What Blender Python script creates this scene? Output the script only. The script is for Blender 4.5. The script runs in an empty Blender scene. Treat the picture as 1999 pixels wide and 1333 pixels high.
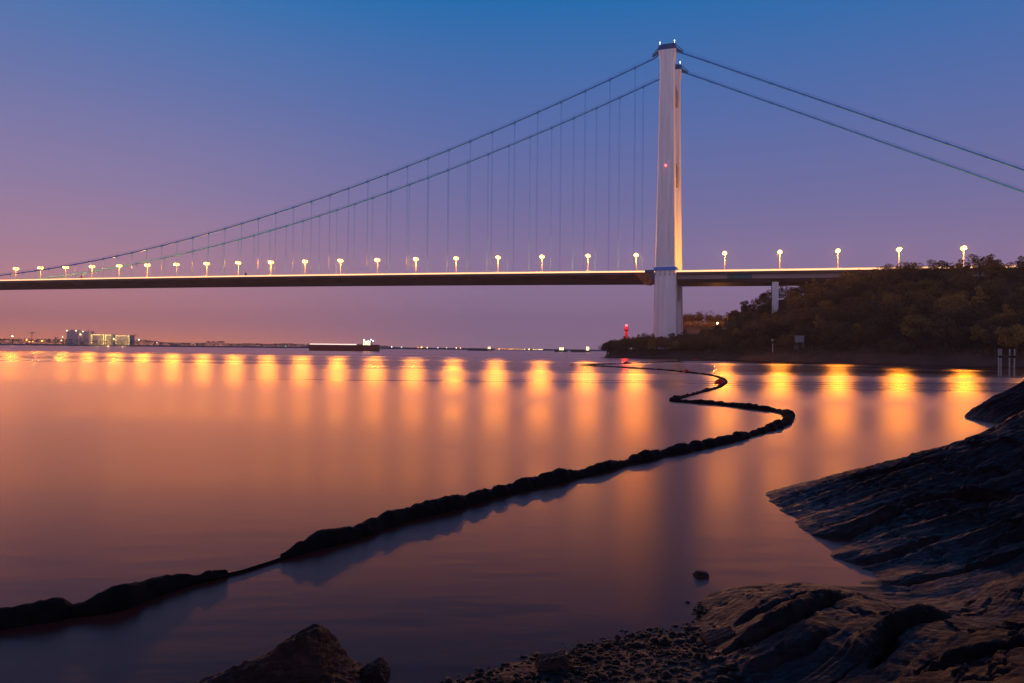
import bpy, bmesh, math, random
import numpy as np
from mathutils import Matrix, Vector

scene = bpy.context.scene
COL = scene.collection
R = math.radians
rng = np.random.default_rng(7)
random.seed(7)

# ------------------------------------------------------------------ camera
F, ROLL, PITCH, CH = 1341.2, 0.0107, 0.0113, 4.0
cam_d = bpy.data.cameras.new("camera")
cam = bpy.data.objects.new("camera", cam_d)
COL.objects.link(cam)
cam_d.sensor_width = 36.0
cam_d.lens = 36.0 * F / 1999.0
cam_d.clip_start = 0.1
cam_d.clip_end = 20000
cam.matrix_world = Matrix.Translation((0, 0, CH)) @ Matrix.Rotation(math.pi / 2 + PITCH, 4, 'X') @ Matrix.Rotation(ROLL, 4, 'Z')
scene.camera = cam

# ------------------------------------------------------------------ exposure
scene.view_settings.view_transform = 'Standard'
scene.view_settings.look = 'None'
scene.view_settings.exposure = 0.0
scene.view_settings.gamma = 1.0
scene.cycles.use_denoising = True
try:
    scene.cycles.denoiser = 'OPENIMAGEDENOISE'
except Exception:
    pass
scene.cycles.max_bounces = 6
scene.cycles.sample_clamp_indirect = 4.0
scene.cycles.use_light_tree = True

# ------------------------------------------------------------------ sky
world = bpy.data.worlds.new("World")
scene.world = world
world.use_nodes = True
wt = world.node_tree
for n in list(wt.nodes):
    wt.nodes.remove(n)


def N(t, typ, **kw):
    n = t.nodes.new(typ)
    for k, v in kw.items():
        setattr(n, k, v)
    return n


def lin(c):
    return tuple(((v / 255.0) / 12.92 if v / 255.0 <= 0.04045 else ((v / 255.0 + 0.055) / 1.055) ** 2.4) for v in c) + (1.0,)


def ramp(t, stops, interp='EASE'):
    n = N(t, 'ShaderNodeValToRGB')
    n.color_ramp.interpolation = interp
    els = n.color_ramp.elements
    while len(els) > 1:
        els.remove(els[-1])
    els[0].position = stops[0][0]
    els[0].color = stops[0][1]
    for p, c in stops[1:]:
        e = els.new(p)
        e.color = c
    return n


SUN_EL, SUN_AZ = R(5.0), R(-82.0)      # afterglow low on the left
tc = N(wt, 'ShaderNodeTexCoord')
sep = N(wt, 'ShaderNodeSeparateXYZ')
wt.links.new(tc.outputs['Generated'], sep.inputs[0])
# elevation (sine), and azimuth as the sine of the bearing to the right of +Y
r_right = ramp(wt, [(0.0, lin((154, 120, 144))), (0.03, lin((148, 116, 146))), (0.10, lin((137, 114, 152))), (0.20, lin((108, 108, 158))),
                    (0.32, lin((78, 105, 166))), (0.46, lin((18, 104, 170))), (0.7, lin((16, 56, 108))), (1.0, lin((14, 36, 74)))], 'LINEAR')
r_left = ramp(wt, [(0.0, lin((255, 150, 92))), (0.012, lin((232, 138, 108))), (0.03, lin((206, 130, 124))), (0.10, lin((170, 126, 148))), (0.20, lin((136, 121, 162))),
                   (0.32, lin((98, 114, 168))), (0.46, lin((22, 112, 176))), (0.7, lin((20, 60, 112))), (1.0, lin((14, 36, 74)))], 'LINEAR')
wt.links.new(sep.outputs['Z'], r_right.inputs[0])
wt.links.new(sep.outputs['Z'], r_left.inputs[0])
nrm = N(wt, 'ShaderNodeVectorMath', operation='NORMALIZE')
flat = N(wt, 'ShaderNodeVectorMath', operation='MULTIPLY')
flat.inputs[1].default_value = (1, 1, 0)
wt.links.new(tc.outputs['Generated'], flat.inputs[0])
wt.links.new(flat.outputs[0], nrm.inputs[0])
dotl = N(wt, 'ShaderNodeVectorMath', operation='DOT_PRODUCT')
dotl.inputs[1].default_value = (math.sin(R(-62)), math.cos(R(-62)), 0)   # centre of the town glow
wt.links.new(nrm.outputs[0], dotl.inputs[0])
mr = N(wt, 'ShaderNodeMapRange', interpolation_type='SMOOTHERSTEP')
mr.inputs['From Min'].default_value = 0.42
mr.inputs['From Max'].default_value = 0.98
wt.links.new(dotl.outputs['Value'], mr.inputs['Value'])
mx = N(wt, 'ShaderNodeMixRGB')
wt.links.new(mr.outputs[0], mx.inputs[0])
wt.links.new(r_right.outputs[0], mx.inputs[1])
wt.links.new(r_left.outputs[0], mx.inputs[2])
# the sky behind the camera still holds the pale lilac of the afterglow
r_back = ramp(wt, [(0.0, lin((184, 160, 186))), (0.25, lin((178, 160, 192))), (0.6, lin((84, 96, 150))), (1.0, lin((20, 58, 112)))], 'LINEAR')
wt.links.new(sep.outputs['Z'], r_back.inputs[0])
mrb = N(wt, 'ShaderNodeMapRange', interpolation_type='SMOOTHERSTEP')
mrb.inputs['From Min'].default_value = 0.25
mrb.inputs['From Max'].default_value = -0.6
sepn = N(wt, 'ShaderNodeSeparateXYZ')
wt.links.new(nrm.outputs[0], sepn.inputs[0])
wt.links.new(sepn.outputs['Y'], mrb.inputs['Value'])
mx2 = N(wt, 'ShaderNodeMixRGB')
wt.links.new(mrb.outputs[0], mx2.inputs[0])
wt.links.new(mx.outputs[0], mx2.inputs[1])
wt.links.new(r_back.outputs[0], mx2.inputs[2])
bg = N(wt, 'ShaderNodeBackground')
wt.links.new(mx2.outputs[0], bg.inputs['Color'])
bg.inputs['Strength'].default_value = 1.06
sky = N(wt, 'ShaderNodeTexSky')
sky.sky_type = 'NISHITA'
sky.sun_disc = False
sky.sun_elevation = R(1.0)
sky.sun_rotation = SUN_AZ
bg2 = N(wt, 'ShaderNodeBackground')
wt.links.new(sky.outputs[0], bg2.inputs['Color'])
bg2.inputs['Strength'].default_value = 0.006
addn = N(wt, 'ShaderNodeAddShader')
wo = N(wt, 'ShaderNodeOutputWorld')
wt.links.new(bg.outputs[0], addn.inputs[0])
wt.links.new(bg2.outputs[0], addn.inputs[1])
wt.links.new(addn.outputs[0], wo.inputs['Surface'])

# ------------------------------------------------------------------ afterglow as a very soft, weak sun
sd = bpy.data.lights.new("sun", 'SUN')
sd.energy = 0.12
sd.angle = R(14)
sd.color = (1.0, 0.42, 0.24)
so = bpy.data.objects.new("sun", sd)
COL.objects.link(so)
dirv = Vector((math.sin(SUN_AZ) * math.cos(SUN_EL), math.cos(SUN_AZ) * math.cos(SUN_EL), math.sin(SUN_EL)))
so.rotation_euler = dirv.to_track_quat('Z', 'Y').to_euler()


# ------------------------------------------------------------------ helpers
def tag(o, label=None, cat=None, group=None, kind=None):
    if label: o['label'] = label
    if cat: o['category'] = cat
    if group: o['group'] = group
    if kind: o['kind'] = kind
    return o


def empty(name, loc=(0, 0, 0), rz=0.0):
    o = bpy.data.objects.new(name, None)
    o.empty_display_size = 0.5
    COL.objects.link(o)
    o.location = loc
    o.rotation_euler = (0, 0, rz)
    return o


def mesh_obj(name, verts, faces, mat, parent=None, smooth=False):
    me = bpy.data.meshes.new(name)
    verts = np.asarray(verts, dtype=np.float32)
    if isinstance(faces, np.ndarray):
        me.vertices.add(len(verts))
        me.vertices.foreach_set("co", verts.ravel())
        k = faces.shape[1]
        me.loops.add(faces.size)
        me.loops.foreach_set("vertex_index", faces.astype(np.int32).ravel())
        me.polygons.add(len(faces))
        me.polygons.foreach_set("loop_start", (np.arange(len(faces)) * k).astype(np.int32))
        me.polygons.foreach_set("loop_total", np.full(len(faces), k, dtype=np.int32))
        me.update(calc_edges=True)
        me.validate()
    else:
        me.from_pydata([tuple(map(float, v)) for v in verts], [], faces)
        me.update()
    if smooth:
        me.polygons.foreach_set("use_smooth", np.ones(len(me.polygons), dtype=bool))
    me.materials.append(mat)
    o = bpy.data.objects.new(name, me)
    COL.objects.link(o)
    if parent is not None:
        o.parent = parent
    return o


class MB:
    """collects simple solids and links them as one mesh object"""
    def __init__(self):
        self.v = []
        self.f = []

    def hexa(self, p):  # 8 points, bottom 4 then top 4
        b = len(self.v)
        self.v += [tuple(q) for q in p]
        for a in ((0, 3, 2, 1), (4, 5, 6, 7), (0, 1, 5, 4), (1, 2, 6, 5), (2, 3, 7, 6), (3, 0, 4, 7)):
            self.f.append(tuple(b + i for i in a))
        return self

    def box(self, x0, x1, y0, y1, z0, z1):
        return self.hexa([(x0, y0, z0), (x1, y0, z0), (x1, y1, z0), (x0, y1, z0), (x0, y0, z1), (x1, y0, z1), (x1, y1, z1), (x0, y1, z1)])

    def tube(self, pts, rad, n=8, caps=True):
        pts = [Vector(p) for p in pts]
        rs = rad if isinstance(rad, (list, tuple, np.ndarray)) else [rad] * len(pts)
        b = len(self.v)
        m = len(pts)
        for i, p in enumerate(pts):
            t = (pts[min(i + 1, m - 1)] - pts[max(i - 1, 0)]).normalized()
            up = Vector((0, 0, 1)) if abs(t.z) < 0.95 else Vector((1, 0, 0))
            s = t.cross(up).normalized()
            u = s.cross(t).normalized()
            for k in range(n):
                a = 2 * math.pi * k / n
                self.v.append(tuple(p + (s * math.cos(a) + u * math.sin(a)) * rs[i]))
        for i in range(m - 1):
            for k in range(n):
                k2 = (k + 1) % n
                self.f.append((b + i * n + k, b + i * n + k2, b + (i + 1) * n + k2, b + (i + 1) * n + k))
        if caps:
            self.f.append(tuple(b + k for k in reversed(range(n))))
            self.f.append(tuple(b + (m - 1) * n + k for k in range(n)))
        return self

    def loft(self, sections, closed_ends=True):
        """sections: list of equal-length rings of points"""
        b = len(self.v)
        n = len(sections[0])
        for s in sections:
            self.v += [tuple(p) for p in s]
        for i in range(len(sections) - 1):
            for k in range(n):
                k2 = (k + 1) % n
                self.f.append((b + i * n + k, b + i * n + k2, b + (i + 1) * n + k2, b + (i + 1) * n + k))
        if closed_ends:
            self.f.append(tuple(b + k for k in reversed(range(n))))
            self.f.append(tuple(b + (len(sections) - 1) * n + k for k in range(n)))
        return self

    def ball(self, c, r, seg=12, ring=8, sz=1.0):
        b = len(self.v)
        self.v.append((c[0], c[1], c[2] - r * sz))
        for i in range(1, ring):
            ph = -math.pi / 2 + math.pi * i / ring
            for k in range(seg):
                a = 2 * math.pi * k / seg
                self.v.append((c[0] + r * math.cos(ph) * math.cos(a), c[1] + r * math.cos(ph) * math.sin(a), c[2] + r * sz * math.sin(ph)))
        self.v.append((c[0], c[1], c[2] + r * sz))
        top = len(self.v) - 1
        for k in range(seg):
            k2 = (k + 1) % seg
            self.f.append((b, b + 1 + k2, b + 1 + k))
            for i in range(ring - 2):
                p = b + 1 + i * seg
                self.f.append((p + k, p + k2, p + seg + k2, p + seg + k))
            p = b + 1 + (ring - 2) * seg
            self.f.append((p + k, p + k2, top))
        return self

    def build(self, name, mat, parent=None, smooth=False):
        return mesh_obj(name, self.v, self.f, mat, parent, smooth)


# value noise, vectorised
_P = rng.random((64, 64, 64)).astype(np.float32)


def vnoise(x, y, z=0.0):
    x = np.asarray(x, dtype=np.float64); y = np.asarray(y, dtype=np.float64)
    z = np.zeros_like(x) + z
    xi = np.floor(x).astype(int); yi = np.floor(y).astype(int); zi = np.floor(z).astype(int)
    fx = x - xi; fy = y - yi; fz = z - zi
    fx = fx * fx * (3 - 2 * fx); fy = fy * fy * (3 - 2 * fy); fz = fz * fz * (3 - 2 * fz)
    def g(a, b, c):
        return _P[(xi + a) & 63, (yi + b) & 63, (zi + c) & 63]
    c00 = g(0, 0, 0) * (1 - fx) + g(1, 0, 0) * fx
    c10 = g(0, 1, 0) * (1 - fx) + g(1, 1, 0) * fx
    c01 = g(0, 0, 1) * (1 - fx) + g(1, 0, 1) * fx
    c11 = g(0, 1, 1) * (1 - fx) + g(1, 1, 1) * fx
    c0 = c00 * (1 - fy) + c10 * fy
    c1 = c01 * (1 - fy) + c11 * fy
    return (c0 * (1 - fz) + c1 * fz) * 2 - 1


def fbm(x, y, z=0.0, o=5, gain=0.5):
    s = 0; a = 1.0; t = 0
    for i in range(o):
        s = s + a * vnoise(x * 2.03 ** i + 11.3 * i, y * 2.03 ** i + 5.1 * i, z * 2.03 ** i + 3.7 * i)
        t += a
        a *= gain
    return s / t


# ------------------------------------------------------------------ materials
def new_mat(name):
    m = bpy.data.materials.new(name)
    m.use_nodes = True
    t = m.node_tree
    b = next(n for n in t.nodes if n.type == 'BSDF_PRINCIPLED')
    return m, t, b


def noise_mat(name, c1, c2, scale=1.0, rough=0.7, rough2=None, bump=0.0, bscale=None, metallic=0.0, stretch=(1, 1, 1), detail=6, spec=0.5, bdist=0.05, pos=(0.35, 0.65)):
    m, t, b = new_mat(name)
    co = N(t, 'ShaderNodeTexCoord')
    mp = N(t, 'ShaderNodeMapping')
    mp.inputs['Scale'].default_value = stretch
    t.links.new(co.outputs['Object'], mp.inputs[0])
    no = N(t, 'ShaderNodeTexNoise')
    no.inputs['Scale'].default_value = scale
    no.inputs['Detail'].default_value = detail
    t.links.new(mp.outputs[0], no.inputs['Vector'])
    rp = ramp(t, [(pos[0], tuple(c1) + (1,)), (pos[1], tuple(c2) + (1,))], 'LINEAR')
    t.links.new(no.outputs['Fac'], rp.inputs[0])
    t.links.new(rp.outputs[0], b.inputs['Base Color'])
    b.inputs['Roughness'].default_value = rough
    b.inputs['Metallic'].default_value = metallic
    b.inputs['Specular IOR Level'].default_value = spec
    if rough2 is not None:
        mrr = N(t, 'ShaderNodeMapRange')
        mrr.inputs['From Min'].default_value = 0.3
        mrr.inputs['From Max'].default_value = 0.7
        mrr.inputs['To Min'].default_value = rough
        mrr.inputs['To Max'].default_value = rough2
        t.links.new(no.outputs['Fac'], mrr.inputs['Value'])
        t.links.new(mrr.outputs[0], b.inputs['Roughness'])
    if bump > 0:
        n2 = N(t, 'ShaderNodeTexNoise')
        n2.inputs['Scale'].default_value = bscale or scale * 4
        n2.inputs['Detail'].default_value = 8
        t.links.new(mp.outputs[0], n2.inputs['Vector'])
        bp = N(t, 'ShaderNodeBump')
        bp.inputs['Strength'].default_value = bump
        bp.inputs['Distance'].default_value = bdist
        t.links.new(n2.outputs['Fac'], bp.inputs['Height'])
        t.links.new(bp.outputs[0], b.inputs['Normal'])
    return m


def glow_mat(name, col, strength):
    m, t, b = new_mat(name)
    b.inputs['Base Color'].default_value = (0.6, 0.6, 0.6, 1)
    b.inputs['Emission Color'].default_value = tuple(col) + (1,)
    b.inputs['Emission Strength'].default_value = strength
    m.cycles.emission_sampling = 'NONE'
    return m


M_conc = noise_mat('concrete', (0.72, 0.70, 0.70), (0.88, 0.87, 0.87), 0.55, 0.75, bump=0.2, bscale=2, stretch=(1, 1, 0.06), detail=9)
M_conc_dk = noise_mat('concrete_dark_shaded', (0.20, 0.16, 0.15), (0.34, 0.28, 0.26), 0.4, 0.85, stretch=(1, 1, 0.3))  # dark brown also carries the shade on the upper crossbeams
M_blue = noise_mat('blue_steel_paint', (0.014, 0.205, 0.70), (0.022, 0.26, 0.82), 0.8, 0.45)
M_blue_dk = noise_mat('blue_steel_paint_deep', (0.004, 0.06, 0.17), (0.008, 0.09, 0.22), 0.8, 0.4)
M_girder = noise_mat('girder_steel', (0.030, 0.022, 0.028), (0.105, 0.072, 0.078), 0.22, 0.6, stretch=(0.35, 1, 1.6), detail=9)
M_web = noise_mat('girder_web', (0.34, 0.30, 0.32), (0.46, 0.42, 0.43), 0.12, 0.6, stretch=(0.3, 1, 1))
M_teal = noise_mat('teal_panel', (0.0, 0.13, 0.16), (0.01, 0.19, 0.22), 0.5, 0.6)
M_gantry = noise_mat('orange_lit_steel', (0.16, 0.05, 0.015), (0.34, 0.13, 0.04), 0.7, 0.7)  # brown steel with the orange lamp light put into its colour
M_asph = noise_mat('asphalt', (0.04, 0.04, 0.042), (0.065, 0.062, 0.06), 0.5, 0.8)
M_rail = noise_mat('rail_paint', (0.55, 0.5, 0.45), (0.7, 0.65, 0.6), 1.0, 0.5)
M_pole = noise_mat('galvanised_pole', (0.22, 0.22, 0.22), (0.32, 0.32, 0.32), 1.0, 0.5)
M_red = noise_mat('red_paint', (0.45, 0.008, 0.006), (0.6, 0.014, 0.01), 1.0, 0.45)
M_lamp = glow_mat('sodium_lamp', (1.0, 0.50, 0.075), 4.5)
M_edge_glow = glow_mat('deck_edge_glow', (1.0, 0.50, 0.19), 1.9)  # no lamp: added glow for traffic trails and the lit railing
M_white_l = glow_mat('white_lamp', (0.85, 0.9, 1.0), 6.0)
M_warm_l = glow_mat('warm_lamp', (1.0, 0.72, 0.35), 9.0)
M_orange_l = glow_mat('orange_lamp', (1.0, 0.33, 0.04), 9.0)
M_yellow_l = glow_mat('yellow_lamp', (1.0, 0.72, 0.20), 6.0)
M_red_l = glow_mat('red_lamp', (1.0, 0.06, 0.06), 8.0)
M_green_l = glow_mat('green_lamp', (0.2, 1.0, 0.5), 5.0)
M_bark = noise_mat('bark', (0.03, 0.02, 0.015), (0.07, 0.05, 0.04), 3.0, 0.9)


def leaf_mat(name, c1, c2):
    m, t, b = new_mat(name)
    geo = N(t, 'ShaderNodeNewGeometry')
    oi = N(t, 'ShaderNodeObjectInfo')
    add = N(t, 'ShaderNodeMath', operation='MULTIPLY_ADD')
    t.links.new(oi.outputs['Random'], add.inputs[0])
    add.inputs[1].default_value = 0.65
    mul = N(t, 'ShaderNodeMath', operation='MULTIPLY')
    t.links.new(geo.outputs['Random Per Island'], mul.inputs[0])
    mul.inputs[1].default_value = 0.35
    t.links.new(mul.outputs[0], add.inputs[2])
    rp = ramp(t, [(0.0, tuple(c1) + (1,)), (1.0, tuple(c2) + (1,))], 'LINEAR')
    t.links.new(add.outputs[0], rp.inputs[0])
    t.links.new(rp.outputs[0], b.inputs['Base Color'])
    b.inputs['Roughness'].default_value = 0.7
    b.inputs['Specular IOR Level'].default_value = 0.2
    return m


M_leaf = leaf_mat('leaves_dark', (0.016, 0.015, 0.007), (0.19, 0.118, 0.038))
M_leaf2 = leaf_mat('leaves_olive', (0.07, 0.055, 0.010), (0.33, 0.20, 0.045))
M_twig = leaf_mat('bare_twigs', (0.06, 0.035, 0.03), (0.15, 0.09, 0.07))
M_soil = noise_mat('hill_soil', (0.045, 0.028, 0.018), (0.10, 0.055, 0.035), 0.08, 0.95, bump=0.5, bscale=0.6, bdist=0.6)
M_float = noise_mat('boom_fabric', (0.003, 0.003, 0.004), (0.010, 0.008, 0.008), 3.0, 0.9, spec=0.12, bump=0.8, bscale=9.0, bdist=0.04)


def rock_mat(name, c1, c2, c3, rlo=0.32, rhi=0.7):
    m, t, b = new_mat(name)
    co = N(t, 'ShaderNodeTexCoord')
    mp = N(t, 'ShaderNodeMapping')
    mp.inputs['Rotation'].default_value = (0, 0, R(-38))
    mp.inputs['Scale'].default_value = (0.45, 1.9, 1.9)
    t.links.new(co.outputs['Object'], mp.inputs[0])
    n1 = N(t, 'ShaderNodeTexNoise')
    n1.inputs['Scale'].default_value = 1.3
    n1.inputs['Detail'].default_value = 9
    n1.inputs['Distortion'].default_value = 0.6
    t.links.new(mp.outputs[0], n1.inputs['Vector'])
    rp = ramp(t, [(0.3, c1 + (1,)), (0.5, c2 + (1,)), (0.72, c3 + (1,))], 'LINEAR')
    t.links.new(n1.outputs['Fac'], rp.inputs[0])
    t.links.new(rp.outputs[0], b.inputs['Base Color'])
    n2 = N(t, 'ShaderNodeTexNoise')
    n2.inputs['Scale'].default_value = 7
    n2.inputs['Detail'].default_value = 10
    n2.inputs['Roughness'].default_value = 0.65
    t.links.new(mp.outputs[0], n2.inputs['Vector'])
    vo = N(t, 'ShaderNodeTexVoronoi', feature='DISTANCE_TO_EDGE')
    vo.inputs['Scale'].default_value = 2.2
    wrp = N(t, 'ShaderNodeVectorMath', operation='MULTIPLY_ADD')
    t.links.new(n2.outputs['Color'], wrp.inputs[0])
    wrp.inputs[1].default_value = (0.5, 0.5, 0.5)
    t.links.new(mp.outputs[0], wrp.inputs[2])
    t.links.new(wrp.outputs[0], vo.inputs['Vector'])
    crack = N(t, 'ShaderNodeMapRange')
    crack.inputs['From Max'].default_value = 0.05
    t.links.new(vo.outputs['Distance'], crack.inputs['Value'])
    hsum = N(t, 'ShaderNodeMath', operation='MULTIPLY_ADD')
    t.links.new(crack.outputs[0], hsum.inputs[0])
    hsum.inputs[1].default_value = 0.25
    t.links.new(n2.outputs['Fac'], hsum.inputs[2])
    bp = N(t, 'ShaderNodeBump')
    bp.inputs['Strength'].default_value = 0.8
    bp.inputs['Distance'].default_value = 0.035
    t.links.new(hsum.outputs[0], bp.inputs['Height'])
    t.links.new(bp.outputs[0], b.inputs['Normal'])
    rr = N(t, 'ShaderNodeMapRange')
    rr.inputs['From Min'].default_value = 0.35
    rr.inputs['From Max'].default_value = 0.65
    rr.inputs['To Min'].default_value = rlo
    rr.inputs['To Max'].default_value = rhi
    t.links.new(n2.outputs['Fac'], rr.inputs['Value'])
    t.links.new(rr.outputs[0], b.inputs['Roughness'])
    # wet below the tide line: darker sheen, drier and rougher above
    sz = N(t, 'ShaderNodeSeparateXYZ')
    t.links.new(N(t, 'ShaderNodeNewGeometry').outputs['Position'], sz.inputs[0])
    wj = N(t, 'ShaderNodeMath', operation='MULTIPLY_ADD')
    t.links.new(n1.outputs['Fac'], wj.inputs[0])
    wj.inputs[1].default_value = 0.7
    t.links.new(sz.outputs['Z'], wj.inputs[2])
    wet = N(t, 'ShaderNodeMapRange')
    wet.inputs['From Min'].default_value = 0.55
    wet.inputs['From Max'].default_value = 1.0
    wet.inputs['To Min'].default_value = 0.30
    wet.inputs['To Max'].default_value = 0.10
    t.links.new(wj.outputs[0], wet.inputs['Value'])
    t.links.new(wet.outputs[0], b.inputs['Specular IOR Level'])
    rm = N(t, 'ShaderNodeMath', operation='MULTIPLY_ADD')
    t.links.new(wet.outputs[0], rm.inputs[0])
    rm.inputs[1].default_value = -0.35
    t.links.new(rr.outputs[0], rm.inputs[2])
    rm.use_clamp = True
    t.links.new(rm.outputs[0], b.inputs['Roughness'])
    return m


M_rock = rock_mat('wet_rock', (0.0040, 0.0014, 0.0020), (0.010, 0.0033, 0.0042), (0.023, 0.0078, 0.0088), 0.36, 0.8)
M_rock_b = rock_mat('brown_rock', (0.015, 0.007, 0.006), (0.034, 0.016, 0.012), (0.07, 0.034, 0.024), 0.45, 0.8)

# water ----------------------------------------------------------------
M_water, t, b = new_mat('river_water')
t.nodes.remove(b)
co = N(t, 'ShaderNodeTexCoord')
mpw = N(t, 'ShaderNodeMapping')
mpw.inputs['Rotation'].default_value = (0, 0, R(-12))
mpw.inputs['Scale'].default_value = (0.3, 1.0, 1.0)
t.links.new(co.outputs['Object'], mpw.inputs[0])
nl = N(t, 'ShaderNodeTexNoise')
nl.inputs['Scale'].default_value = 0.026
nl.inputs['Detail'].default_value = 6
nl.inputs['Roughness'].default_value = 0.62
mpl = N(t, 'ShaderNodeMapping')          # long current lines, drawn out along the river
mpl.inputs['Rotation'].default_value = (0, 0, R(-5))
mpl.inputs['Scale'].default_value = (0.07, 1.0, 1.0)
t.links.new(co.outputs['Object'], mpl.inputs[0])
t.links.new(mpl.outputs[0], nl.inputs['Vector'])
rr = N(t, 'ShaderNodeMapRange')
rr.inputs['From Min'].default_value = 0.32
rr.inputs['From Max'].default_value = 0.68
rr.inputs['To Min'].default_value = 0.20
rr.inputs['To Max'].default_value = 0.36
t.links.new(nl.outputs['Fac'], rr.inputs['Value'])
sp_ = N(t, 'ShaderNodeSeparateXYZ')
t.links.new(co.outputs['Object'], sp_.inputs[0])
op = N(t, 'ShaderNodeMapRange', interpolation_type='SMOOTHSTEP')   # shallow water near the bank is more ruffled than the open river
op.inputs['From Min'].default_value = 24.0
op.inputs['From Max'].default_value = 170.0
op.inputs['To Min'].default_value = 0.048
op.inputs['To Max'].default_value = -0.02
shy = N(t, 'ShaderNodeMath', operation='MULTIPLY_ADD')      # the shallows reach out farther on the left
t.links.new(sp_.outputs['X'], shy.inputs[0])
shy.inputs[1].default_value = 0.5
t.links.new(sp_.outputs['Y'], shy.inputs[2])
t.links.new(shy.outputs[0], op.inputs['Value'])
ro_ = N(t, 'ShaderNodeMath', operation='ADD')
t.links.new(rr.outputs[0], ro_.inputs[0])
t.links.new(op.outputs[0], ro_.inputs[1])
nb = N(t, 'ShaderNodeTexNoise')
nb.inputs['Scale'].default_value = 1.3
nb.inputs['Detail'].default_value = 5
nb.inputs['Roughness'].default_value = 0.5
t.links.new(mpw.outputs[0], nb.inputs['Vector'])
bp = N(t, 'ShaderNodeBump')
bp.inputs['Strength'].default_value = 0.32
bp.inputs['Distance'].default_value = 0.05
t.links.new(nb.outputs['Fac'], bp.inputs['Height'])
gl = N(t, 'ShaderNodeBsdfGlossy')
gl.distribution = 'BECKMANN'
gl.inputs['Color'].default_value = (0.94, 0.71, 0.62, 1)
t.links.new(ro_.outputs[0], gl.inputs['Roughness'])
t.links.new(bp.outputs[0], gl.inputs['Normal'])
df = N(t, 'ShaderNodeBsdfDiffuse')
df.inputs['Color'].default_value = (0.085, 0.024, 0.020, 1)
fr = N(t, 'ShaderNodeFresnel')
fr.inputs['IOR'].default_value = 1.33
mxs = N(t, 'ShaderNodeMixShader')
t.links.new(fr.outputs[0], mxs.inputs[0])
t.links.new(df.outputs[0], mxs.inputs[1])
t.links.new(gl.outputs[0], mxs.inputs[2])
t.links.new(mxs.outputs[0], next(n_ for n_ in t.nodes if n_.type == 'OUTPUT_MATERIAL').inputs['Surface'])
S = 9000
wtr = mesh_obj('river_water', [(-S, -60, 0), (S, -60, 0), (S, S, 0), (-S, S, 0)], [(0, 1, 2, 3)], M_water)
tag(wtr, kind='structure')

# ------------------------------------------------------------------ picture ray to ground (used to lay out the place)
def ray(px, py):
    X = px - 999.5; Y = py - 666.5
    u = X * math.cos(ROLL) + Y * math.sin(ROLL)
    v = -X * math.sin(ROLL) + Y * math.cos(ROLL)
    a, c = u / F, -v / F
    return np.array([a, math.cos(PITCH) - c * math.sin(PITCH), math.sin(PITCH) + c * math.cos(PITCH)])


def gp(px, py, z=0.0):
    d = ray(px, py)
    p = d * ((z - CH) / d[2])
    return (p[0], p[1], z)


def dp(px, py, depth):
    d = ray(px, py)
    p = d * (depth / d[1])
    return (p[0], p[1], p[2] + CH)


# ------------------------------------------------------------------ bridge frame
TX, TY, TH = 100.0, 438.9, 1.2289
BRZ = TH + math.pi / 2


def bw(s, w, z):      # s along the bridge to the main span, w across, away from the camera side
    return Vector((TX - math.sin(TH) * s + math.cos(TH) * w, TY + math.cos(TH) * s + math.sin(TH) * w, z))


def world_to_b(x, y):
    dx, dy = x - TX, y - TY
    return -math.sin(TH) * dx + math.cos(TH) * dy, math.cos(TH) * dx + math.sin(TH) * dy


HH, SAG, HALF = 189.0, 125.5, 692.0


def cable_z(s):
    return HH - SAG * (1 - ((HALF - s) / HALF) ** 2)


def soffit(s):        # underside of the deck
    return 47.6 + 0.0186 * s - 8.6e-6 * s * s if s >= 0 else 47.2 + 0.014 * s


def deck_top(s):
    return (47.6 + 4.7 + 0.0186 * s - 8.6e-6 * s * s + (0.0006 * s if s < 700 else 0)) if s >= 0 else 52.3 + 0.014 * s


bridge = empty('suspension_bridge', bw(0, 0, 0), BRZ)
tag(bridge, 'long suspension bridge with pale concrete tower and blue cables crossing the river at dusk', 'bridge')
# local frame of the bridge: x = s, y = -w, z up


def L(s, w, z):
    return (s, -w, z)


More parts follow.
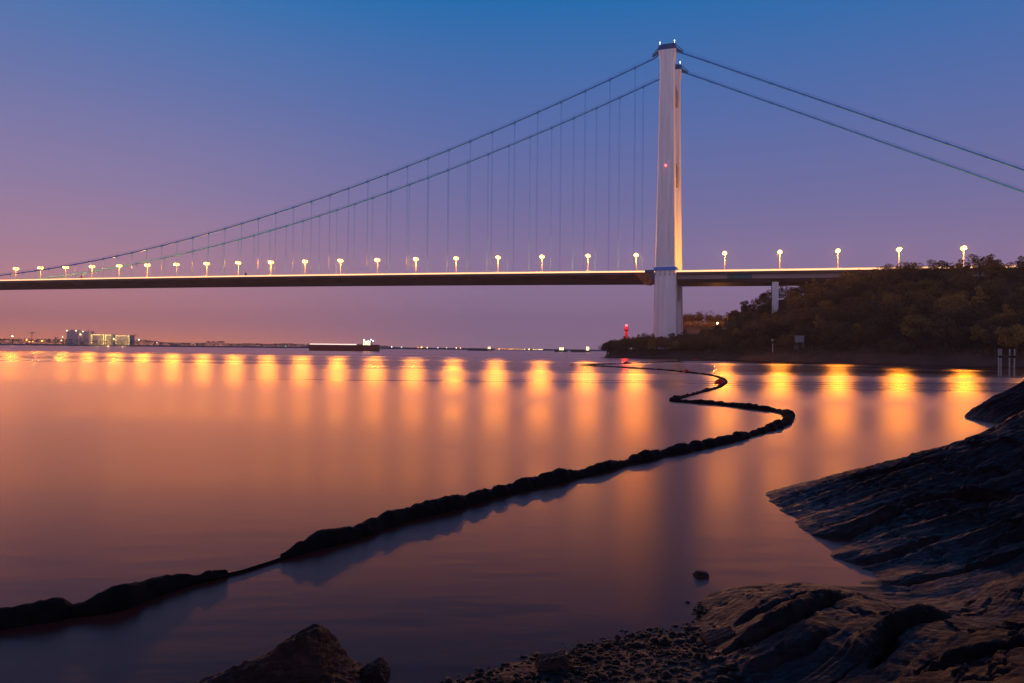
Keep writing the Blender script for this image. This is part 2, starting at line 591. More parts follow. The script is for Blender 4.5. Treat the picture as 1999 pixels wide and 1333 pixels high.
# --- tower legs
zs = [2, 30, 52, 80, 116, 150, 176, 182, 186, 189.5]
hs = [7.5, 6.8, 6.3, 5.75, 5.1, 4.7, 4.35, 4.3, 4.9, 5.3]
hw = [4.2, 4.0, 3.8, 3.6, 3.4, 3.3, 3.2, 3.2, 3.3, 3.4]
for wc in (-16.5, 16.5):
    mb = MB()
    rings = []
    for z, a, c in zip(zs, hs, hw):
        ch = 0.55
        rings.append([L(-a + ch, wc - c, z), L(a - ch, wc - c, z), L(a, wc - c + ch, z), L(a, wc + c - ch, z),
                      L(a - ch, wc + c, z), L(-a + ch, wc + c, z), L(-a, wc + c - ch, z), L(-a, wc - c + ch, z)])
    mb.loft(rings)
    leg = mb.build('tower_leg', M_conc, bridge)
    # climbing-form joints, slightly proud bands
    sd_ = MB()
    c0 = wc
    sd_.hexa([L(-5.2, c0 - 3.3, 189.55), L(5.4, c0 - 3.3, 189.55), L(5.4, c0 + 3.3, 189.55), L(-5.2, c0 + 3.3, 189.55),
              L(-5.0, c0 - 3.0, 193.0), L(5.0, c0 - 3.0, 193.0), L(5.0, c0 + 3.0, 193.0), L(-5.0, c0 + 3.0, 193.0)])
    for sg in (-1, 1):   # hoods where the cable leaves the saddle
        sd_.hexa([L(sg * 5.0, c0 - 1.5, 189.8), L(sg * 9.2, c0 - 0.6, 187.0), L(sg * 9.2, c0 + 0.6, 187.0), L(sg * 5.0, c0 + 1.5, 189.8),
                  L(sg * 5.0, c0 - 1.5, 191.0), L(sg * 9.2, c0 - 0.6, 188.0), L(sg * 9.2, c0 + 0.6, 188.0), L(sg * 5.0, c0 + 1.5, 191.0)])
        sd_.tube([L(sg * 5.0, c0, 192.9), L(sg * 9.6, c0, 188.6)], 0.22, 6)
    sad = sd_.build('cable_saddle', M_blue_dk, bridge)
    for sg in (-1, 1):
        lm = MB().tube([L(sg * 4.4, c0 - 2.6, 193.0), L(sg * 4.4, c0 - 2.6, 194.3)], 0.08, 6).ball(L(sg * 4.4, c0 - 2.6, 194.6), 0.27)
        lm.build('beacon_light', M_white_l, sad)
    # lit deck-level collar
    col = MB()
    a, c = 6.5, 4.1
    col.box(-a - 0.4, a + 0.4, -c0 - c - 0.4, -c0 + c + 0.4, 53.4, 55.3)
    col.build('collar', M_blue, bridge)
    if wc < 0:
        for k in range(5):
            nb_ = MB()
            s_ = -5.6 + 2.8 * k
            nb_.tube([L(s_, c0 - c - 0.35, 53.3), L(s_, c0 - c - 0.35, 50.6)], 0.10, 6)
            nb_.ball(L(s_, c0 - c - 0.35, 50.5), 0.28, 8, 6)
            nb_.build('hanging_rod', M_girder, bridge)
        MB().ball(L(0.2, c0 - 3.5, 117.8), 0.55).build('aviation_light', M_red_l, bridge)

# --- crossbeams
def crossbeam(z0, z1, half_s, haunch, mat):
    mb = MB()
    y0 = 13.2
    top = z1
    prof = [(-y0, z0 - haunch), (-y0 * 0.62, z0 - haunch * 0.25), (-y0 * 0.3, z0), (y0 * 0.3, z0), (y0 * 0.62, z0 - haunch * 0.25), (y0, z0 - haunch), (y0, top), (-y0, top)]
    r1 = [(-half_s, -p[0], p[1]) for p in prof]
    r2 = [(half_s, -p[0], p[1]) for p in prof]
    mb.loft([r1, r2])
    return mb.build('crossbeam', mat, bridge)


crossbeam(167.5, 174.5, 3.0, 3.5, M_conc_dk)  # upper two beams: underside shadow put into the concrete colour
crossbeam(116.0, 124.5, 3.6, 5.0, M_conc_dk)
crossbeam(38.5, 46.0, 4.8, 2.5, M_conc)

# --- main cables
for wc in (-16.5, 16.5):
    pts = [L(-335, wc, cable_z(0) - 0.4877 * 331), ] + [L(-s, wc, 188.0 - 0.4877 * (s - 7.5) - 5.2e-4 * 0 * s) for s in range(300, 7, -20)] + [L(-8, wc, 187.6), L(-4, wc, 189.3), L(0, wc, 189.9), L(4, wc, 189.3)]
    pts += [L(s, wc, cable_z(s) - 0.0) for s in range(8, 760, 8)]
    mb = MB()
    mb.tube(pts, 0.50, 8)
    mc = mb.build('main_cable', M_blue, bridge, True)
    hr = MB()
    for sgn in (-0.55, 0.55):
        hr.tube([(p[0], p[1] + sgn, p[2] + 1.45) for p in pts], 0.05, 4, False)
    for s in np.arange(12, 700, 8.0):
        for sgn in (-0.55, 0.55):
            hr.tube([(s, -wc + sgn * 0.8, cable_z(s) + 0.3), (s, -wc + sgn, cable_z(s) + 1.5)], 0.05, 4)
    for s in np.arange(14, 320, 8.0):
        zc = 188.0 - 0.4877 * (s - 7.5)
        for sgn in (-0.55, 0.55):
            hr.tube([(-s, -wc + sgn * 0.8, zc + 0.3), (-s, -wc + sgn, zc + 1.5)], 0.05, 4)
    hr.build('hand_rope', M_blue, mc)
    # clamp bands on the unsuspended side span
    for s in np.arange(24, 320, 18.0):
        cb = MB()
        zc = 188.0 - 0.4877 * (s - 7.5)
        cb.tube([(-s - 0.7, -wc, zc - 0.34), (-s + 0.7, -wc, zc + 0.34)], 0.66, 8)
        cb.build('cable_clamp', M_blue, mc)

# --- hangers
for wc in (-16.5, 16.5):
    for k in range(42):
        s = 19.9 + 16 * k
        zt, zb = cable_z(s), deck_top(s) + 0.3
        if zt - zb < 1.0:
            continue
        mb = MB()
        for ds in (-0.26, 0.26):
            mb.tube([L(s + ds, wc, zb), L(s + ds, wc, zt)], 0.075, 5)
        mb.tube([L(s - 0.26, wc, zb - 0.6), L(s - 0.26, wc, zb + 1.6)], 0.16, 6)
        mb.tube([L(s + 0.26, wc, zb - 0.6), L(s + 0.26, wc, zb + 1.6)], 0.16, 6)
        h = mb.build('hanger', M_blue, bridge)
        sl = -SAG * 2 * (HALF - s) / HALF ** 2
        bd = MB().tube([L(s - 0.8, wc, zt - 0.8 * sl), L(s + 0.8, wc, zt + 0.8 * sl)], 0.72, 8)
        bd.hexa([L(s - 0.35, wc - 0.2, zt - 1.4), L(s + 0.35, wc - 0.2, zt - 1.4), L(s + 0.35, wc + 0.2, zt - 1.4), L(s - 0.35, wc + 0.2, zt - 1.4),
                 L(s - 0.35, wc - 0.2, zt), L(s + 0.35, wc - 0.2, zt), L(s + 0.35, wc + 0.2, zt), L(s - 0.35, wc + 0.2, zt)])
        bd.build('cable_band', M_blue, h)

# --- decks
def deck_sections(ss, kind):
    rings = []
    for s in ss:
        zt, zb = deck_top(s), soffit(s)
        if kind == 'main':
            zf = zt - 1.6
            p = [(-18.2, zf), (-13.5, zb), (13.5, zb), (18.2, zf), (17.6, zt), (0, zt + 0.25), (-17.6, zt)]
        rings.append([(s, -q[0], q[1]) for q in p])
    return rings


main_s = [7.0] + list(np.arange(20, 780, 20.0))
mb = MB(); mb.loft(deck_sections(main_s, 'main'))
girder = mb.build('deck_girder', M_girder, bridge)
# fascia: narrow edge member along both sides of the main span
for wc in (-17.95, 17.95):
    mb = MB()
    sgn = 1 if wc > 0 else -1
    mb.loft([[(s, -(wc + sgn * 0.35), deck_top(s) - 1.35), (s, -(wc - sgn * 0.1), deck_top(s) - 1.35), (s, -(wc - sgn * 0.1), deck_top(s) + 0.12), (s, -(wc + sgn * 0.35), deck_top(s) + 0.12)] for s in main_s])
    mb.build('fascia', M_girder, bridge)

app_s = list(np.arange(-7.0, -330, -20.0)) + [-330.0]
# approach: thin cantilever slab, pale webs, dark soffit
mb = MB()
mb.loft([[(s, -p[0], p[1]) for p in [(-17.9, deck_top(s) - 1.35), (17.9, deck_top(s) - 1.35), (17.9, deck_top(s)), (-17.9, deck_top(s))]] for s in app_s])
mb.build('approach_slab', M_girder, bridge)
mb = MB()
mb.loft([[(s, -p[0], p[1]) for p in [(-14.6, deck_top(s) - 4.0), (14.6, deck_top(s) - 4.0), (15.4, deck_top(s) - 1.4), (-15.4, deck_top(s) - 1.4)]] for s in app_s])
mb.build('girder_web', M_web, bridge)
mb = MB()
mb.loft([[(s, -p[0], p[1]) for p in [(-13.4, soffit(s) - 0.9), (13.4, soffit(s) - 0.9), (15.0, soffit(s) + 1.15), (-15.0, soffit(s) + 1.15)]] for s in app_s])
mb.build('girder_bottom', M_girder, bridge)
for (s0, s1) in ((-36, -50), (-98, -112)):
    mb = MB()
    mb.hexa([L(s0, -15.25, deck_top(s0) - 3.9), L(s1, -15.25, deck_top(s1) - 3.9), L(s1, -14.9, deck_top(s1) - 3.9), L(s0, -14.9, deck_top(s0) - 3.9),
             L(s0, -15.75, deck_top(s0) - 1.5), L(s1, -15.75, deck_top(s1) - 1.5), L(s1, -15.2, deck_top(s1) - 1.5), L(s0, -15.2, deck_top(s0) - 1.5)])
    mb.build('side_panel', M_teal, bridge)
# roadway, median barrier, railings and added glow bands in place of traffic light
full_s = list(np.arange(-330, 0, 15.0)) + [0.0] + list(np.arange(10, 770, 20.0))
mb = MB()
for a, c in ((-16.4, -1.2), (1.2, 16.4)):
    mb.loft([[(s, -a, deck_top(s) + 0.27), (s, -c, deck_top(s) + 0.27), (s, -c, deck_top(s) + 0.32), (s, -a, deck_top(s) + 0.32)] for s in full_s])
mb.build('road_deck', M_asph, bridge)
mb = MB()
mb.loft([[(s, 0.35, deck_top(s) + 0.25), (s, -0.35, deck_top(s) + 0.25), (s, -0.15, deck_top(s) + 1.2), (s, 0.15, deck_top(s) + 1.2)] for s in full_s])
mb.build('median_barrier', M_rail, bridge)
for wc in (-17.2, 17.2):
    mb = MB()
    for hgt, rd in ((0.55, 0.07), (0.95, 0.07), (1.35, 0.10)):
        mb.tube([L(s, wc, deck_top(s) + hgt) for s in full_s], rd, 5)
    for s in np.arange(-328, 760, 4.0):
        mb.box(s - 0.08, s + 0.08, -wc - 0.08, -wc + 0.08, deck_top(s) + 0.1, deck_top(s) + 1.4)
    rl = mb.build('railing', M_rail, bridge)
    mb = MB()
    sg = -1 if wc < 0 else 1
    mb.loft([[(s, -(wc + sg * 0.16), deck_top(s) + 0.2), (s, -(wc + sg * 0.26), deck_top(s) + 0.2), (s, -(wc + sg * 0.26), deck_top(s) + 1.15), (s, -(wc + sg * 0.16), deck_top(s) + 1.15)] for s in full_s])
    mb.build('edge_glow_band', M_edge_glow, rl)  # added glowing band, stands in for passing headlights and lamp-lit rails

# --- maintenance gantry at the tower end of the main girder
mb = MB()
mb.hexa([L(7.6, -18.5, 45.6), L(15, -18.5, 47.5), L(15, -13, 47.5), L(7.6, -13, 45.6), L(7.6, -18.6, 52.3), L(19, -18.6, 52.0), L(19, -13, 52.0), L(7.6, -13, 52.3)])
mb.hexa([L(9, -19.0, 44.6), L(13, -19.0, 45.2), L(13, -14, 45.2), L(9, -14, 44.6), L(8, -19.0, 47.6), L(15, -19.0, 48.4), L(15, -14, 48.4), L(8, -14, 47.6)])
for k in range(6):
    mb.tube([L(8 + 2 * k, -19.1, 46 + 0.4 * k), L(9.4 + 2 * k, -19.1, 52.4)], 0.12, 5)
mb.build('gantry', M_gantry, bridge)
mb = MB()
mb.box(6.9, 9.2, 12.5, 19.0, 48.2, 53.6)
mb.box(6.9, 12.5, 12.5, 19.2, 52.6, 54.0)
mb.build('gantry_frame', M_blue_dk, bridge)

# --- approach piers
for sp, zb in ((-63.2, 12), (-124, 30), (-185, 34)):
    mb = MB()
    for wc in (-12.0, 12.0):
        mb.box(sp - 1.75, sp + 1.75, -wc - 2.2, -wc + 2.2, zb, soffit(sp) - 2.6)
    mb.box(sp - 1.75, sp + 1.75, -14.2, 14.2, soffit(sp) - 2.6, soffit(sp) - 0.92)
    mb.build('pier', M_conc, bridge)

# ------------------------------------------------------------------ street lamps (median, twin arms)
LAMP_W = 62000.0


def make_lamp():
    root = empty('street_lamp')
    MB().tube([(0, 0, 0), (0, 0, 6), (0, 0, 12.6)], [0.18, 0.14, 0.09], 8).box(-0.3, 0.3, -0.3, 0.3, -0.35, 0.0).build('pole', M_pole, root)
    ar = MB()
    for sg in (-1, 1):
        ar.tube([(0, 0, 12.5), (0, sg * 0.5, 12.95), (0, sg * 1.1, 13.1)], [0.1, 0.08, 0.07], 6)
    ar.build('arm', M_pole, root)
    for sg in (-1, 1):
        h = MB()
        h.loft([[(-0.28, sg * 0.6, 13.16), (0.28, sg * 0.6, 13.16), (0.2, sg * 0.6, 13.42), (-0.2, sg * 0.6, 13.42)][::sg],
                [(-0.42, sg * 2.1, 13.2), (0.42, sg * 2.1, 13.2), (0.3, sg * 2.1, 13.5), (-0.3, sg * 2.1, 13.5)][::sg]])
        hd = h.build('lamp_head', M_pole, root)
        MB().ball((0, sg * 1.3, 12.9), 1.28, 16, 12, 0.85).build('lamp_glass', M_lamp, hd)
    return root


ld = bpy.data.lights.new('street_lamp_light', 'POINT')
ld.energy = LAMP_W
ld.color = (1.0, 0.345, 0.018)
ld.shadow_soft_size = 0.9


def copy_tree(o, parent=None):
    c = o.copy()
    COL.objects.link(c)
    c.parent = parent
    for ch in list(o.children):
        if ch.type != 'LIGHT':
            copy_tree(ch, c)
    return c


ORD = ('first second third fourth fifth sixth seventh eighth ninth tenth eleventh twelfth thirteenth fourteenth fifteenth sixteenth seventeenth '
       'eighteenth nineteenth twentieth twenty-first twenty-second').split()
lamp0 = make_lamp()
first = True
lamps_s = [21.0 + 32 * k for k in range(0, 22)] + [-34.0 - 32 * k for k in range(0, 8)]
for s in lamps_s:
    o = lamp0 if first else copy_tree(lamp0)
    first = False
    o.location = bw(s, 0, deck_top(s) + 0.6)
    o.rotation_euler = (0, 0, BRZ)
    nth = ORD[int(round((s - 21) / 32))] if s > 0 else ORD[int(round((-s - 34) / 32))]
    if s > 0:
        tag(o, 'lit orange street lamp above the main span, %s one counted from the tower' % nth, 'street lamp', 'street lamps along the main span')
    else:
        tag(o, 'lit orange street lamp above the approach deck, %s one counted from the tower' % nth, 'street lamp', 'street lamps along the approach deck')
    lo = bpy.data.objects.new('street_lamp_light', ld)
    COL.objects.link(lo)
    lo.location = bw(s, -2.9, deck_top(s) + 0.6 + 11.6)

# small signs standing at the deck edge
for (s, mat, lab, nm) in ((491.0, M_red, 'small red square board standing on the deck edge of the main span', 'sign_board'),
                          (318.0, M_teal, 'small teal green cabinet standing on the deck edge beside a lamp', 'roadside_cabinet')):
    e = empty(nm, bw(s, -17.9, deck_top(s) + 0.1), BRZ)
    tag(e, lab, 'sign' if nm == 'sign_board' else 'cabinet')
    MB().box(-0.9, 0.9, -0.15, 0.15, 1.1, 3.2).build('panel', mat, e)
    MB().tube([(-0.6, 0, 0), (-0.6, 0, 1.1)], 0.08).tube([(0.6, 0, 0), (0.6, 0, 1.1)], 0.08).build('post', M_pole, e)

# ------------------------------------------------------------------ wooded hill terrain
cols = {
    1176: [(398, -2), (600, -2)],
    1184: [(393, -1), (400, 0.3), (418, 1.6), (440, 1), (452, -2)],
    1215: [(384, 0), (391, 2.4), (430, 3.4), (470, 2.5), (490, -2)],
    1260: [(373, 0), (380, 2.6), (430, 4), (500, 3.5), (520, -2)],
    1300: [(365, 0), (372, 3), (420, 4.5), (500, 6), (540, 7.5), (600, 6)],
    1340: [(354, 0), (361, 3.5), (420, 6), (460, 9), (510, 17), (545, 25.5), (620, 26)],
    1390: [(347, 0), (354, 3.5), (410, 8), (460, 12), (510, 18), (545, 25), (620, 26)],
    1440: [(337, 0), (345, 4), (400, 13), (450, 19), (500, 24), (600, 27)],
    1500: [(317, 0), (325, 5), (380, 17), (430, 34), (470, 36), (600, 36)],
    1560: [(299, 0), (306, 5), (360, 22), (410, 37), (450, 39), (600, 39)],
    1650: [(281, 0), (288, 5), (330, 22), (370, 37.5), (410, 39), (600, 39)],
    1740: [(264, 0), (271, 5), (315, 24), (350, 42.5), (400, 40), (600, 40)],
    1830: [(253, 0), (260, 5), (305, 22), (340, 39), (400, 40), (600, 40)],
    1999: [(231, 0), (238, 5), (285, 22), (320, 39), (400, 40), (600, 40)],
    2200: [(212, 0), (219, 5), (265, 22), (310, 40), (400, 42), (600, 42)],
    2700: [(190, 0), (197, 5), (240, 22), (290, 40), (400, 42), (600, 42)],
}
ck = sorted(cols)


def hill_shore(px):
    return np.interp(px, ck, [cols[k][0][0] for k in ck])


def hill_z(px, d):
    """ground height on azimuth px at depth d (arrays)"""
    px = np.atleast_1d(px).astype(float); d = np.atleast_1d(d).astype(float)
    sh = hill_shore(px)
    tt = (d - sh) / (620 - sh)
    out = np.zeros_like(d)
    i = np.clip(np.searchsorted(ck, px) - 1, 0, len(ck) - 2)
    for a in range(len(ck) - 1):
        m = i == a
        if not m.any():
            continue
        zz = []
        for kk in (ck[a], ck[a + 1]):
            c = cols[kk]
            s0 = c[0][0]
            dd = s0 + tt[m] * (620 - s0)
            zv = np.interp(dd, [q[0] for q in c], [q[1] for q in c])
            zv = np.where(dd < s0, c[0][1] + (dd - s0) * 0.35, zv)
            zz.append(zv)
        f = (px[m] - ck[a]) / (ck[a + 1] - ck[a])
        out[m] = zz[0] * (1 - f) + zz[1] * f
    return out


def az_to_x(px, d):    # px as horizontal picture coordinate at the horizon
    return (px - 999.5) / F * d


pxs = np.concatenate([np.linspace(1176, 1999, 230), np.linspace(2005, 2700, 60)])
ts = np.concatenate([[-8, -4], np.linspace(0, 30, 16), np.linspace(33, 190, 60), np.linspace(200, 300, 10)])
PX, TT = np.meshgrid(pxs, ts, indexing='ij')
D = hill_shore(PX.ravel()) + TT.ravel()
Z = hill_z(PX.ravel(), D)
X = az_to_x(PX.ravel(), D)
Z = Z + np.where(Z > 0.3, fbm(X / 14, D / 14) * 1.4 * np.clip(Z / 6, 0, 1) + fbm(X / 3, D / 3) * 0.45 * np.clip(Z / 1.5, 0, 1), 0)
V = np.stack([X, D, Z], -1)
na, nt = PX.shape
idx = np.arange(na * nt).reshape(na, nt)
Fc = np.stack([idx[:-1, :-1], idx[1:, :-1], idx[1:, 1:], idx[:-1, 1:]], -1).reshape(-1, 4)
hill = mesh_obj('hill_terrain', V, Fc, M_soil, None, True)
tag(hill, kind='structure')

# ------------------------------------------------------------------ trees
def crown_geo(seed, rx, rz, zc, nclump, nleaf, leaf, gap=0.0):
    r = np.random.default_rng(seed)
    vs = []
    dirs = r.normal(size=(nclump, 3)); dirs /= np.linalg.norm(dirs, axis=1)[:, None]
    rad = r.uniform(0.35, 1.0, nclump) ** 0.7
    cen = dirs * rad[:, None] * np.array([rx, rx, rz])
    cen[:, 2] = np.where(cen[:, 2] < -0.45 * rz, -0.45 * rz * r.uniform(0.3, 1, nclump), cen[:, 2]) + zc
    csz = r.uniform(0.24, 0.44, nclump) * rx
    for c, sz in zip(cen, csz):
        n = int(nleaf * (sz / rx / 0.34) ** 2)
        d = r.normal(size=(n, 3)); d /= np.linalg.norm(d, axis=1)[:, None]
        p = c + d * (sz * r.uniform(0.45, 1.12, n) ** 0.6)[:, None] * np.array([1, 1, 0.72])
        vs.append(p)
    P = np.concatenate(vs)
    n = len(P)
    a = r.normal(size=(n, 3)); a /= np.linalg.norm(a, axis=1)[:, None]
    b_ = np.cross(a, r.normal(size=(n, 3))); b_ /= np.linalg.norm(b_, axis=1)[:, None]
    sc = leaf * r.uniform(0.6, 1.4, n)[:, None]
    a = a * sc; b_ = b_ * sc * 0.55
    q = np.stack([P - a, P - b_, P + a, P + b_], 1).reshape(-1, 3)
    return q, np.arange(4 * n).reshape(n, 4), cen


def trunk_mb(seed, h, cen, r0=0.28):
    r = random.Random(seed)
    mb = MB()
    top = (r.uniform(-.4, .4), r.uniform(-.4, .4), h)
    mid = (r.uniform(-.3, .3), r.uniform(-.3, .3), h * 0.5)
    mb.tube([(0, 0, -1.2), (0, 0, 0), mid, top], [r0 * 1.3, r0, r0 * 0.7, r0 * 0.35], 7)
    for c in cen[:: max(1, len(cen) // 6)]:
        z0 = h * r.uniform(0.35, 0.8)
        mb.tube([(mid[0] * z0 / h, mid[1] * z0 / h, z0), ((mid[0] + c[0]) / 2, (mid[1] + c[1]) / 2, (z0 + c[2]) / 2 + 0.2), tuple(c)], [r0 * 0.45, r0 * 0.25, r0 * 0.1], 5)
    return mb


protos = []
specs = [(4.2, 3.2, 5.6, M_leaf), (4.8, 3.6, 5.8, M_leaf), (3.6, 3.6, 6.0, M_leaf2), (5.2, 3.2, 5.2, M_leaf), (3.2, 4.2, 6.4, M_leaf), (4.4, 3.0, 5.0, M_leaf2), (4.0, 3.9, 6.4, M_leaf), (2.7, 4.6, 6.4, M_leaf2), (5.6, 3.6, 5.6, M_leaf)]
for i, (rx, rz, zc, mat) in enumerate(specs):
    q, fc, cen = crown_geo(100 + i, rx, rz, zc, 26, 72, 0.27)
    protos.append(('leafy', q, fc, cen, mat, i))
# bare winter tree: twigs as thin slivers
bare = []
for i in range(2):
    r = random.Random(40 + i)
    mb = MB()
    def branch(p, d, ln, rad, lvl):
        q = p + d * ln
        mb.tube([p, (p + q) / 2 + Vector((r.uniform(-.1, .1), r.uniform(-.1, .1), 0.05)) * ln * .5, q], [rad, rad * .8, rad * .55], 4 if lvl else 6, False)
        if lvl < 5:
            for _ in range(3):
                nd = (d + Vector((r.uniform(-1, 1), r.uniform(-1, 1), r.uniform(-.3, .7))) * 0.75).normalized()
                branch(q, nd, ln * r.uniform(.6, .8), rad * .55, lvl + 1)
    branch(Vector((0, 0, -1)), Vector((0, 0, 1)), 3.6, 0.2, 0)
    bare.append(mb)

cand = []
for _ in range(9000):
    px = rng.uniform(1184, 2090)
    sh = float(hill_shore(px))
    t_ = rng.uniform(3.5, 215)
    cand.append((px, sh + t_))
cand = np.array(cand)
cz = hill_z(cand[:, 0], cand[:, 1])
cx = az_to_x(cand[:, 0], cand[:, 1])
placed = []
grid = {}
for (px, d), z, x in zip(cand, cz, cx):
    if z < 0.7:
        continue
    s, w = world_to_b(x, d)
    sc = rng.choice([rng.uniform(0.6, 0.85), rng.uniform(0.85, 1.15), rng.uniform(1.1, 1.4)])
    if px < 1420:
        sc = min(sc, 0.95)
    # crest must not rise above what the hill shows
    if abs(w) < 22 and s < -5 and z + 8.6 * sc > soffit(s) - 1.5:
        if z + 5.5 > soffit(s) - 1.5 or px < 1560:
            continue
        sc = min(sc, (soffit(s) - 1.5 - z) / 9.5)
    if 1540 < px < 1582 and d < 311:
        continue
    if abs(w) < 24 and abs(s) < 10:
        continue
    if min(abs(s + 63.2), abs(s + 124)) < 4.5 and abs(w) < 18:
        continue
    if 1485 < px < 1534 and d < 403 and z + 8.8 * sc > 4 + 71 * d / F:
        if z + 5 > 4 + 71 * d / F:
            continue
        sc = (4 + 71 * d / F - z) / 8.8
    if w > 24 and px > 1640 and rng.random() < 0.9:
        continue
    if 1330 < px < 1425 and 432 < d < 540:      # open field behind the tower
        continue
    if d > 400 + (1440 - px) * 0.6 and px > 1440 and w > -22 and d > 470:
        continue
    if px > 1500 and d > 440:
        continue
    # visible part only: beyond the crest nothing shows
    rmin = 4.3 * sc + 0.6
    ok = True
    gx, gy = int(x // 8), int(d // 8)
    for a in (-1, 0, 1):
        for b2 in (-1, 0, 1):
            for (ox, oy, orr) in grid.get((gx + a, gy + b2), ()):
                if (ox - x) ** 2 + (oy - d) ** 2 < (rmin * 0.62 + orr * 0.62) ** 2:
                    ok = False
                    break
    if ok:
        grid.setdefault((gx, gy), []).append((x, d, rmin))
        placed.append((px, d, x, z, sc, s, w))
# keep those that can be seen: compare with the silhouette of nearer ones per azimuth
placed.sort(key=lambda q: q[1])
best = np.full(400, -9.0)
vis = []
for q in placed:
    px, d, x, z, sc, s, w = q
    el = (z + 8.4 * sc - CH) / d
    b0 = int(np.clip((px - 1170) / 940 * 400, 0, 399))
    hwid = max(1, int(4.0 * sc / d * F / 940 * 400))
    a0, a1 = max(0, b0 - hwid), min(400, b0 + hwid + 1)
    gain = el - best[a0:a1].max()
    if gain > 0.0035 * 0.4 or el > np.median(best[a0:a1]) + 0.002:
        vis.append(q + (gain,))
        mid0, mid1 = max(0, b0 - hwid // 2), min(400, b0 + hwid // 2 + 1)
        best[mid0:mid1] = np.maximum(best[mid0:mid1], el - 0.003)
print('trees placed', len(placed), 'visible', len(vis))
vis.sort(key=lambda q: q[1] / q[4])
if len(vis) > 296:
    indiv, rest = vis[:296], vis[296:]
    # keep every crest tree an individual
else:
    indiv, rest = vis, []

proto_objs = {}


def add_tree(pi, x, y, z, sc, rz, name):
    kind, q, fc, cen, mat, i = protos[pi]
    key = (pi, name)
    if pi not in proto_objs:
        cr = mesh_obj('crown', q, fc, mat)
        tr = trunk_mb(200 + i, cen[:, 2].max() * 0.8, cen).build('trunk', M_bark)
        proto_objs[pi] = (cr.data, tr.data)
        bpy.data.objects.remove(cr); bpy.data.objects.remove(tr)
    e = empty(name, (x, y, z), rz)
    e.scale = (sc, sc, sc * random.uniform(0.92, 1.12))
    for nm, me in (('crown', proto_objs[pi][0]), ('trunk', proto_objs[pi][1])):
        o = bpy.data.objects.new(nm, me)
        COL.objects.link(o)
        o.parent = e
    return e


for q in indiv:
    px, d, x, z, sc, s, w, g = q
    pi = random.randrange(len(protos))
    nm = 'broadleaf_tree'
    e = add_tree(pi, x, d, z - 0.3, sc, random.uniform(0, 6.28), nm)
    up = (d - float(hill_shore(px)))
    band = "at the water's edge" if up < 16 else ('low on the slope' if z < 14 else ('halfway up the slope' if z < 28 else 'near the hilltop'))
    if px < 1215: where = 'on the outer tip of the low wooded point'
    elif px < 1270: where = 'between the red beacon and the tower'
    elif px < 1335: where = 'in front of the tower foot'
    elif px < 1440: where = 'between the tower and the hill'
    elif px < 1530: where = 'around the approach pier'
    elif px < 1610: where = 'above the small hut'
    elif px < 1720: where = 'left of the crest bump'
    elif px < 1840: where = 'under the bump of the hill crest'
    elif px < 1925: where = 'below the last street lamp'
    else: where = 'beyond the mooring piles'
    hue = ('small ' if sc < 0.85 else ('big ' if sc > 1.12 else '')) + ('olive' if pi in (2, 5, 7) else 'dark')
    if px < 1440:
        lab = '%s leafy tree %s%s' % (hue, where, ', ' + band if up < 16 else ', set back from it')
    else:
        lab = '%s leafy tree %s, %s' % (hue, where, band)
    tag(e, lab, 'tree', 'trees ' + where)
if rest:
    VV, FF, off = [], [], 0
    for q in rest:
        px, d, x, z, sc, s, w, g = q
        kind, vq, fq, cen, mat, i = protos[random.randrange(len(protos))]
        a = random.uniform(0, 6.28)
        ca, sa = math.cos(a), math.sin(a)
        vv = vq * sc
        VV.append(np.stack([vv[:, 0] * ca - vv[:, 1] * sa + x, vv[:, 0] * sa + vv[:, 1] * ca + d, vv[:, 2] + z - 0.3], -1))
        FF.append(fq + off); off += len(vq)
    wd = mesh_obj('woods', np.concatenate(VV), np.concatenate(FF), M_leaf)
    tag(wd, kind='stuff')
# undergrowth: low leafy scrub over the whole slope
n = 42000
upx = rng.uniform(1186, 2080, n); ud = hill_shore(upx) + rng.uniform(4.5, 150, n)
uz = hill_z(upx, ud); ux = az_to_x(upx, ud)
keep = (uz > 1.6)
fld = (upx > 1330) & (upx < 1425) & (ud > 432)
keep &= ~(fld & (rng.random(n) < 0.93))
upx, ud, uz, ux = upx[keep], ud[keep], uz[keep], ux[keep]
cl = fbm(ux / 5, ud / 5)
hgt = np.clip(1.0 + cl * 2.4, 0.1, 3.0)
k = 3
P = np.repeat(np.stack([ux, ud, uz], -1), k, 0) + rng.normal(size=(len(ux) * k, 3)) * np.array([0.7, 0.7, 0.25]) + np.stack([np.zeros(len(ux) * k), np.zeros(len(ux) * k), np.repeat(hgt, k) * rng.uniform(0, 1, len(ux) * k)], -1)
a = rng.normal(size=P.shape); a /= np.linalg.norm(a, axis=1)[:, None]
c_ = np.cross(a, rng.normal(size=P.shape)); c_ /= np.linalg.norm(c_, axis=1)[:, None]
sc_ = rng.uniform(0.25, 0.5, len(P))[:, None]
q = np.stack([P - a * sc_, P - c_ * sc_ * .6, P + a * sc_, P + c_ * sc_ * .6], 1).reshape(-1, 3)
ug = mesh_obj('undergrowth', q, np.arange(len(q)).reshape(-1, 4), M_leaf)
tag(ug, kind='stuff')

